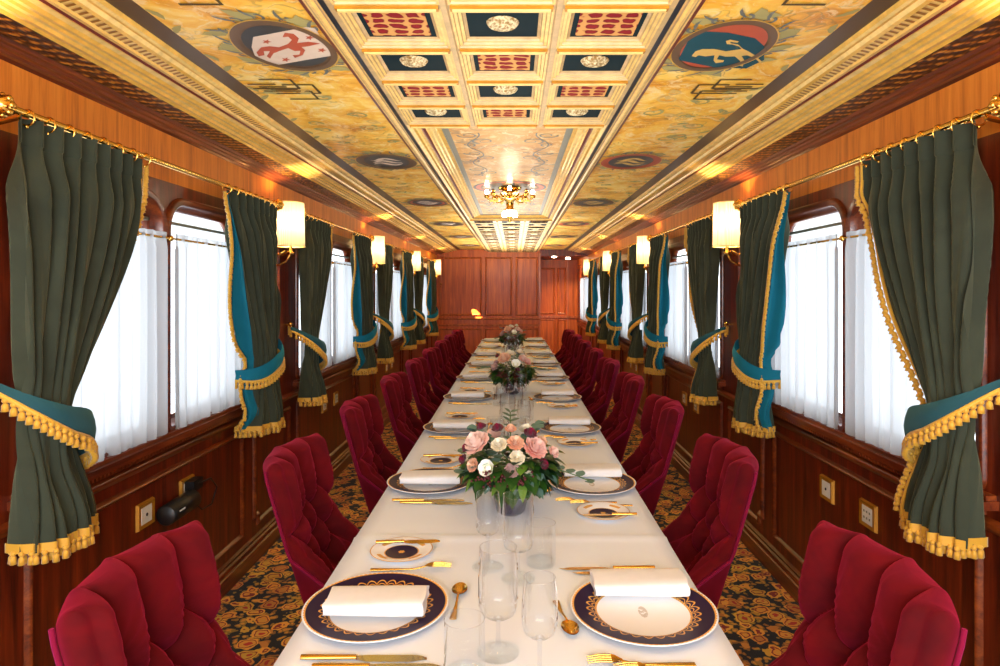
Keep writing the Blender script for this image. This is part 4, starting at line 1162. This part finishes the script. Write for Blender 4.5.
# ------------------------------------------------------------------ curtains
ZT, ZH = 1.905, .765
def tassel(mb, p, h=.032, r=.0075, d=(0, 0, -1)):
    x, y, z = p
    mb.ball((x, y, z - r * .8), r, 7, 5)
    mb.lathe([(r * .45, z - r * 1.5), (r * .95, z - r * 2.2), (r * 1.15, z - h), (0, z - h * 1.02)], 7, (x, y, 0))
def make_curtain(sgn, kind):
    near = kind == 'near'; dr = 1 if near else -1
    ye = (-.875 if sgn > 0 else -.912) if near else .895
    root = empty('velvet_curtain')
    def P(s, d, z): return (-sgn * d, ye + dr * s, z)
    def wt(z):    # visible width at height z
        if z >= 1.10: 
            t_ = (z - 1.10) / (ZT - 1.10); return (.180 + .385 * math.sin(t_ * PI / 2) ** 1.25) if near else (.225 + .385 * t_ ** .85) * .93
        return (.180 if near else .225) + (.07 if near else .085) * smooth(0, 1, (1.10 - z) / (1.10 - ZH))
    def s0(z): return .015 * smooth(1.8, 1.1, z) if z > 1.1 else .015
    nu = 168; nv = 62; npl = 8
    def body(u, z):
        w_ = wt(z); s = s0(z) + u * w_
        top = smooth(1.72, 1.86, z)
        amp = (.034 + .012 * mnoise.noise(Vector((u * 9, z * 1.5, 5 + dr)))) * (1 - top) + .015 * top
        ti = math.exp(-((z - 1.10) / .09) ** 2)
        amp = amp * (1 - .65 * ti) + (.010 * smooth(1.0, .8, z))
        ph = 2 * PI * npl * u + .8 * math.sin(z * 4.2 + u * 3) * (1 - top) + .5 * mnoise.noise(Vector((u * 3, z * 2.2, sgn * 3 + dr))) * 4.5 * (1 - top)
        c_ = math.cos(ph) + .28 * math.cos(2.3 * ph + 5 * z) * (1 - top)
        bul = .03 * ti * math.sin(PI * min(1, max(0, u))) + .03 * smooth(1.0, .8, z) * math.sin(PI * u) + .02 * math.sin(PI * u)
        d = .105 + amp * c_ + bul - .01 * u
        s += .012 * math.sin(ph) * (1 - top)
        z2 = z
        return P(s, d, z2)
    def zrow(j): return ZT - (ZT - ZH) * j / nv
    rows = [[body(i / nu, zrow(j)) for i in range(nu + 1)] for j in range(nv + 1)]
    mb = MB(); mb.grid(rows, 0, True)
    # heading tape: crisp pinch pleats
    hd = [[(p[0] - sgn * .004 * (1 if q < 2 else 0), p[1], z) for p in rows[0 if q < 1 else 3]] for q, z in ((0, ZT + .012), (1, ZT - .055), (2, ZT - .06))]
    mb.grid(hd, 0, True)
    mb.build('curtain_drop', M['curtain'], root)
    # turned-back lining edge
    lead = [rows[j][-1] for j in range(nv + 1)]
    ext = []; 
    for j, p in enumerate(lead):
        z = p[2]; k = (ZT - z) / (ZT - 1.15); k = min(1, k)
        dpt = .010 + (.074 if not near else .06) * smooth(0, .8, k)
        sw = (.008 + .012 * smooth(0, .9, k)) if not near else .012
        tq = math.exp(-((z - 1.09) / .08) ** 2); dpt *= 1 - .5 * tq - .35 * smooth(1.05, .95, z); sw *= 1 - tq
        if near: ext.append((p[0] + sgn * dpt * (.5 if sgn > 0 else 1.3), p[1] + dr * (.028 if sgn > 0 else .012), z))
        else: ext.append((p[0] + sgn * dpt, p[1] + dr * sw, z))
    rws = []
    for j in range(nv + 1):
        a, b = Vector(lead[j]), Vector(ext[j]); r = []
        for i in range(9):
            t_ = i / 8; q = a.lerp(b, t_); q.y += dr * .012 * math.sin(t_ * PI * 2.2 + j * .08) * (0 if near else 1 - math.exp(-((q.z - 1.09) / .09) ** 2))
            r.append(tuple(q))
        rws.append(r)
    if near: MB().grid(rws, 0, True).build('edge_band', M['fringe'], root)
    else: MB().grid(rws, 0, True).build('lining', M['teal'], root)
    # fringe on the leading edge
    fr = MB()
    path = lead if sgn > 0 else ext
    off = (-sgn * .012 if (sgn > 0 and not near) else -sgn * .004)
    pp = [(p[0] + off, p[1] + (dr * .004), p[2]) for p in path]
    fr.tube(pp, .006, 6)
    k = 0
    for j in range(1, nv * 2 - 2):
        if j % 3 != 0:
            a, b = Vector(pp[j // 2]), Vector(pp[min(nv, j // 2 + 1)]); q = a.lerp(b, .5 * (j % 2))
            if q.z < 1.0 and near: pass
            tassel(fr, (q.x - sgn * .006, q.y + dr * .020, q.z + .008), .026, .0088)
    fr.build('edge_fringe', M['fringe'], root)
    hf = MB(); hp = rows[-1] + (rws[-1] if not near else [])
    hb = [[(p[0] - sgn * .005, p[1], ZH + z) for p in hp] for z in (.022, .0, -.004)]
    hf.grid(hb, 0, True)
    hf.grid([[(p[0] + sgn * .010, p[1], p[2]) for p in r] for r in hb], 0, True)
    acc = 0; lastp = Vector(hp[0])
    for p in hp:
        v = Vector(p); acc += (v - lastp).length; lastp = v
        if acc > .019: acc = 0; tassel(hf, (p[0] - sgn * .004, p[1], ZH + .002), .034, .0078)
    hf.build('hem_fringe', M['fringe'], root)
    # tieback
    rows = []; low = []
    for i in range(33):
        t_ = i / 32
        # round the front of the gathered cloth: hook (outer, at the wall) -> front -> leading side
        th = math.radians(200 - 235 * t_); s = (.130 if near else .150) + (.135 if near else .150) * math.copysign(abs(math.cos(th)) ** .8, math.cos(th)); d = .045 + .145 * math.copysign(abs(math.sin(th)) ** .8, math.sin(th))
        if t_ < .1: s -= .02 * (1 - t_ * 10)
        d = max(d, .015)
        zc = 1.25 - .25 * min(1, t_ / .8) ** .85; hh = .028 + .075 * smooth(0, .75, t_)
        if not near: zc = 1.20 - .165 * smooth(0, .8, t_); hh = .035 + .045 * math.sin(PI * min(1, t_ * .9 + .08))
        col_ = []
        for q in range(5):
            v = q / 4; col_.append(P(s, d + .012 * math.sin(PI * v), zc + hh * (.5 - v)))
        rows.append(col_); low.append(col_[-1])
    MB().grid(rows, 0, True).build('tieback', M['tie'] if near else M['teal'], root)
    tf = MB(); tf.tube([(p[0] - sgn * .005, p[1], p[2]) for p in low], .0075, 7)
    for i in range(0, 33, 1):
        p = low[i]; tassel(tf, (p[0] - sgn * .008, p[1], p[2] - .002), .036, .0088)
    tf.build('tieback_fringe', M['fringe'], root)
    hk = MB(); hk.tube([P(-.03, .0, 1.245), P(-.035, .03, 1.245), P(-.03, .04, 1.235)], .006, 6); hk.ball(P(-.035, .035, 1.25), .014)
    hk.build('tieback_hook', M['brass'], root)
    return root
def make_rod(sgn, y0, y1):
    root = empty('curtain_rod')
    d = .108; z = 1.93
    MB().tube([(-sgn * d, y0, z), (-sgn * d, y1, z)], .0105, 12).build('pole', M['brass'], root)
    for e, s in ((y0, -1), (y1, 1)):
        f = MB(); f.lathe([(0, -.05), (.012, -.048), (.024, -.036), (.030, -.02), (.024, -.006), (.014, 0), (.018, .006), (.014, .012), (0, .012)][::1], 16, (0, 0, 0), 'y')
        for k in range(8):
            a = 2 * PI * k / 8; f.ball((.024 * math.cos(a), -.022, .024 * math.sin(a)), .010, 8, 5)
        f.ball((0, -.05, 0), .010)
        if s > 0: f.xform(lambda p: (p[0], -p[1], p[2]))
        f.xform(lambda p: (p[0] - sgn * d, p[1] + e, p[2] + z))
        f.build('finial', M['brass'], root)
        b = MB(); yb = e - s * .035
        b.tube([(0, yb, z - .02), (-sgn * .05, yb, z - .03), (-sgn * d, yb, z - .016)], .007, 8); b.lathe([(0, 0), (.03, 0), (.028, .006), (.012, .010), (0, .010)], 16, (0, 0, 0), 'x')
        n0 = len(b.v) - 5 * 16
        b.xform(lambda p: (-sgn * p[0], p[1] + yb, p[2] + z - .02), n0)
        b.build('bracket', M['brass'], root)
    ys = [y0 + .06 + .078 * k for k in range(8)] + [y1 - .06 - .078 * k for k in range(8)]
    rg = MB().tube([(.021 * math.cos(2 * PI * k / 20), 0, .021 * math.sin(2 * PI * k / 20)) for k in range(20)], .003, 6, closed=True)
    rg.ball((0, 0, -.024), .0055, 8, 5)
    proto = None
    for y in ys:
        if proto is None: proto = rg.build('ring', M['brass'], root); o = proto
        else: o = proto.copy(); COL.objects.link(o); o.parent = root
        o.location = (-sgn * d, y, z - .010)
    return root
def make_sheer(sgn):
    root_mb = MB(); n = 150; rows = []
    for j in range(25):
        z = 1.69 - (1.69 - .892) * j / 24; row = []
        for i in range(n + 1):
            u = i / n; y = -.345 + .69 * u
            a = (.013 + .005 * math.sin(u * 17)) * (1 if j > 1 else .4)
            ph = u * 2 * PI * 8 + 1.3 * math.sin(u * 9) + .6 * math.sin(u * 23) + .25 * math.sin(z * 5 + u * 14)
            row.append((-sgn * (.026 + a * math.cos(ph) + .004 * math.cos(ph * 2.3)), y + .004 * math.sin(ph), z - .004 * (1 - math.cos(ph)) * (j == 24)))
        rows.append(row)
    root_mb.grid(rows, 0, True)
    return root_mb.build('sheer_curtain', M['sheer'])
def make_sheer_rod(sgn):
    r = empty('cafe_rod')
    MB().tube([(-sgn * .026, -.72, 1.668), (-sgn * .026, .72, 1.668)], .005, 8).build('pole', M['brass'], r)
    for y in (-.735, 0, .735):
        b = MB(); b.ball((-sgn * .026, y, 1.668), .013, 10, 6); b.tube([(0, y, 1.668), (-sgn * .03, y, 1.668)], .006, 8); b.build('knob', M['brass'], r)
    return r
for sgn, side, bays in ((-1, 'left', BAYS), (1, 'right', BAYSR)):
    cn = make_curtain(sgn, 'near'); cf = make_curtain(sgn, 'far'); rod = make_rod(sgn, -.93, .93); sh = make_sheer(sgn); sr = make_sheer_rod(sgn)
    used = set()
    def use(o, loc):
        if o in used: o = dup(o)
        used.add(o); o.location = loc; return o
    for bi, c in enumerate(bays):
        x = sgn * XW
        bay = ORDW[bi] if bi < 4 else 'side passage window'
        if bi < 4:
            wh = '%s side, %s' % (side, bay)
            tag(use(cn, (x, c, 0)), 'olive velvet curtain with dark teal tieback, near edge, %s' % wh, 'curtain', 'velvet curtains')
            tag(use(cf, (x, c, 0)), 'olive velvet curtain with bright teal lining, %s' % wh, 'curtain', 'velvet curtains')
            tag(use(rod, (x, c, 0)), 'brass curtain rod with rings, %s' % wh, 'curtain rod', 'brass curtain rods')
        else: wh = 'right side, passage window beyond the table'
        tag(use(sr, (x, c, 0)), 'thin brass sheer rod, %s' % wh, 'rod', 'thin sheer curtain rods')
        for s, nn in ((-1, 'nearer'), (1, 'farther')):
            tag(use(sh, (x, c + s * .375, 0)), 'white sheer curtain, %s pane, %s' % (nn, wh), 'sheer curtain', 'white sheer curtains')

# ------------------------------------------------------------------ wall lamps
def make_lamp():
    """shade centre .13 out from the wall along +x (left wall)"""
    r = empty('wall_lamp')
    def sq(w, d, z, n=48): return [(.125 + math.copysign(abs(math.cos(a)) ** .55, math.cos(a)) * d, math.copysign(abs(math.sin(a)) ** .55, math.sin(a)) * w, z) for a in [2 * PI * k / n for k in range(n)]]
    sh = MB(); z0, z1 = -.125, .125; n = 96
    def ring(z, f):
        out = []
        for k in range(n):
            a = 2 * PI * k / n; rr = 1 + (.012 if k % 2 else 0)
            out.append((.078 * f * rr * math.cos(a), .085 * f * rr * math.sin(a), z))
        return out
    sh.grid([ring(z0, 1.0), ring(z0 + .08, .985), ring(z1 - .08, .965), ring(z1, .95)], 0, False, close_u=True)
    so = sh.build('lamp_shade', M['shade'], r); so.location = (.125, 0, 1.835)
    for z, f in ((z0, 1.01), (z1, .96)):
        tr = MB(); tr.tube([(.078 * f * math.cos(2 * PI * k / 40), .085 * f * math.sin(2 * PI * k / 40), z) for k in range(40)], .003, 6, closed=True)
        tr.build('shade_trim', M['gold_pale'], so)
    a = MB()
    a.tube([(.012, 0, 1.62), (.05, 0, 1.60), (.10, 0, 1.625), (.125, 0, 1.67), (.125, 0, 1.79)], [.008, .007, .006, .007, .009], 10)
    a.lathe([(0, 1.66), (.014, 1.665), (.02, 1.675), (.009, 1.685), (.009, 1.70)], 14, (.125, 0, 0))
    for s in (-1, 1): a.tube([(.02, 0, 1.64), (.04, s * .03, 1.67), (.07, s * .035, 1.66), (.10, s * .02, 1.685)], .004, 8)
    a.build('arm', M['brass'], r)
    b = MB(); b.lathe([(0, .02), (.016, .018), (.022, .010), (.030, .006), (.034, 0)], 20, (0, 0, 1.63), 'x', sy=1); b.ball((.018, 0, 1.575), .013, 12, 7, sz=1.3); b.ball((.014, 0, 1.70), .009)
    b.tube([(.012, 0, 1.575), (.012, 0, 1.70)], .009, 8)
    b.build('backplate', M['brass'], r)
    bu = MB(); bu.ball((.125, 0, 1.83), .018, 12, 8, sz=1.6); bu.build('bulb', M['bulb'], r)
    return r
lamp = make_lamp(); fst = True
for k, y in enumerate(LAMPY):
    for s, side in ((-1, 'left'), (1, 'right')):
        o = lamp if fst else dup(lamp); fst = False
        o.location = (s * XW, y, 0); o.rotation_euler = (0, 0, 0 if s < 0 else PI)
        tag(o, 'brass wall lamp with cream pleated shade, %s wall, %s from camera' % (side, ['first', 'second', 'third', 'fourth', 'nearest'][k]), 'wall lamp', 'wall lamps between the windows')
        light('lamp_glow', 'POINT', (s * (XW - .125), y, 1.84), energy=13, col=(1, .76, .44), shadow_soft_size=.03)

# ------------------------------------------------------------------ chandelier
ch = tag(empty('ceiling_light', (0, 4.6, 0)), 'small gilt leaf chandelier with bulbs fixed to the painted ceiling panel', 'chandelier')
MB().lathe([(0, 2.195), (.085, 2.195), (.08, 2.182), (.055, 2.176), (.05, 2.15), (.07, 2.13), (.055, 2.11), (.03, 2.10), (.025, 2.05), (.04, 2.035), (.03, 2.02), (0, 2.018)], 32).build('ceiling_rose', M['brass'], ch)
for k in range(8):
    a = 2 * PI * k / 8
    def Q(r, z, da=0): return (r * math.cos(a + da), r * math.sin(a + da), z)
    arm = MB(); arm.tube([Q(.04, 2.13), Q(.08, 2.10), Q(.13, 2.10), Q(.165, 2.125)], [.008, .006, .006, .007], 8)
    for t_ in (-.5, .5, 0): 
        put_leaf(arm, Q(.05, 2.115), Vector(Q(.1, .02 * (1 if t_ else -1), t_)), .10, .018, droop=-.1)
        put_leaf(arm, Q(.12, 2.10, t_ * .3), Vector(Q(.1, .03, t_ * 2)), .06, .014, droop=.4)
    arm.lathe([(0, 2.12), (.016, 2.122), (.022, 2.135), (.014, 2.142), (.012, 2.15)], 12, (Q(.165, 0)[0], Q(.165, 0)[1], 0))
    ao = arm.build('arm', M['brass'], ch)
    if k % 2 == 0:
        MB().ball(Q(.165, 2.163), .014, 10, 7, sz=1.3).build('bulb', M['bulb'], ao)
    else:
        MB().ball(Q(.165, 2.155), .013, 10, 7, sz=1.2).build('finial', M['brass'], ao)
gf = MB()
for k in range(10):
    a = 2 * PI * k / 10; rows = []
    for v in range(6):
        t_ = v / 5; rows.append([((.012 + .045 * math.sin(t_ * PI * .62)) * math.cos(a + s * .36), (.012 + .045 * math.sin(t_ * PI * .62)) * math.sin(a + s * .36), 2.045 - .06 * t_ + .006 * s * s) for s in (-1, 0, 1)])
    gf.grid(rows, 0, True)
M['frost'] = emit('lit_frosted_glass', (1, .90, .74, 1), 22)
gf.build('glass_flower', M['frost'], ch)
MB().lathe([(0, 1.945), (.008, 1.948), (.014, 1.96), (.009, 1.97), (.022, 1.98), (.026, 1.992), (.012, 2.0), (.01, 2.03)], 16).build('drop_finial', M['brass'], ch)

# ------------------------------------------------------------------ sockets, speaker
def make_socket(holes):
    r = empty('wall_socket')
    f = MB(); f.grid([[(0, -.056, -.05), (0, .056, -.05), (0, .056, .05), (0, -.056, .05)], [(.012, -.052, -.046), (.012, .052, -.046), (.012, .052, .046), (.012, -.052, .046)], [(.009, -.034, -.032), (.009, .034, -.032), (.009, .034, .032), (.009, -.034, .032)]], 0, False, close_u=True)
    f.build('cover_frame', M['gold_dark'], r)
    MB().box(0, .0105, -.034, .034, -.032, .032).build('insert', M['white_plastic'], r)
    h = MB()
    if holes == 1: h.lathe([(0, .0), (.006, 0), (.006, .002), (0, .002)], 12, (.0105, 0, 0), 'x')
    else:
        for i in (-1, 0, 1):
            for j_ in (-1, 1): h.box(.0105, .012, i * .019 - .0035, i * .019 + .0035, j_ * .012 - .004, j_ * .012 + .004)
    h.build('contact', M['black_plastic'] if holes == 1 else M['grey_band'], r); return r
s1, s2 = make_socket(1), make_socket(6); u1 = u2 = False
for bi, c in enumerate(BAYS[:3]):
    for s, side in ((-1, 'left'), (1, 'right')):
        for proto, dy, nm in ((s1, None, 'single hole'), (s2, None, 'multi hole')):
            one = proto is s1
            y = c + ((-.14 if one else .17) if s < 0 else (.17 if one else -.15))
            if one: o = proto if not u1 else dup(proto); u1 = True
            else: o = proto if not u2 else dup(proto); u2 = True
            o.location = (s * XW, y, .605); o.rotation_euler = (0, 0, 0 if s < 0 else PI)
            tag(o, '%s wall socket in brass frame, %s wall, %s' % (nm, side, ORDW[bi]), 'socket', 'brass framed wall sockets')
sp = tag(empty('portable_speaker', (-XW + .046, 2.61, .575)), 'black cylindrical speaker hung at the left wall socket behind the nearest chair', 'speaker')
MB().lathe([(0, -.105), (.034, -.105), (.041, -.099), (.041, .099), (.034, .105), (0, .105)], 28, (0, 0, 0), 'y').build('body', M['black_plastic'], sp)
mk = MB()
for i in range(5): mk.box(.0385, .0415, -.075 + i * .009, -.0695 + i * .009, .006, .012)
mk.build('logo_mark', M['white_plastic'], sp)
mb = MB(); mb.tube([(-XW + .012, 2.74, .62), (-XW + .05, 2.76, .625), (-XW + .055, 2.86, .62), (-XW + .05, 2.93, .56), (-XW + .04, 2.90, .49), (-XW + .045, 2.80, .50), (-XW + .045, 2.71, .57)], .0035, 8)
mb.box(-XW + .008, -XW + .05, 2.72, 2.80, .60, .645)
tag(mb.build('power_cable', M['black_plastic']), 'black plug and looped cable at the socket beside the black speaker', 'cable')
mb = MB(); mb.lathe([(0, .03), (.012, .028), (.016, .02), (.006, .012), (.02, 0)], 14, (0, 0, 0), 'y'); mb.xform(lambda p: (p[0] - 1.30, YE - p[1], p[2] + 1.57)); mb.ball((-1.30, YE - .03, 1.52), .012)
tag(mb.build('wall_hook', M['brass']), 'small brass hook on the end wall beside the left corner', 'hook')
for (x, y) in ((.80, 12.3), (1.12, 12.9)):
    mb = MB(); mb.lathe([(0, 2.092), (.03, 2.090), (.045, 2.086), (.045, 2.10)], 20, (x, y, 0)); o = mb.build('downlight', M['bulb'])
    tag(o, 'small round lit downlight in the passage ceiling, %s one' % ('nearer' if y < 12.5 else 'farther'), 'downlight', 'passage downlights')
    light('downlight_glow', 'SPOT', (x, y, 2.08), (0, 0, 0), 25, (1, .8, .55), spot_size=2.2, spot_blend=.6)
# outside: platform canopy edge
for s, nm in ((-1, 'left'), (1, 'right')):
    o = struct(MB().box(s * 3.6, s * 6, -2, 16, 2.42, 2.85).build('canopy_%s' % nm, M['grey_band']))
light('room_fill', 'AREA', (0, -.95, 1.75), (math.radians(80), 0, 0), 27, (.97, .98, 1), shape='RECTANGLE', size=2.2, size_y=.7)  # unseen area light added behind the camera as soft fill
for y, en in ((.2, 14), (2.7, 5), (5.0, 3.5), (7.3, 14), (9.9, 22)): light('ceiling_fill', 'AREA', (0, y, 1.62), (PI, 0, 0), en, (1, .93, .80), shape='RECTANGLE', size=.9, size_y=2.0)  # unseen area lights added in mid-air, aimed up to brighten the ceiling
light('sun_streak_spot', 'SPOT', (-1.28, 11.25, 1.70), (0, 0, 0), 600, (1, .82, .6), spot_size=.12, spot_blend=.4, shadow_soft_size=.005).rotation_euler = (Vector((-.66, 11.7, 1.02)) - Vector((-1.28, 11.25, 1.70))).to_track_quat('-Z', 'Y').to_euler()  # spot added indoors by the end wall to imitate a streak of sunlight
#PART3
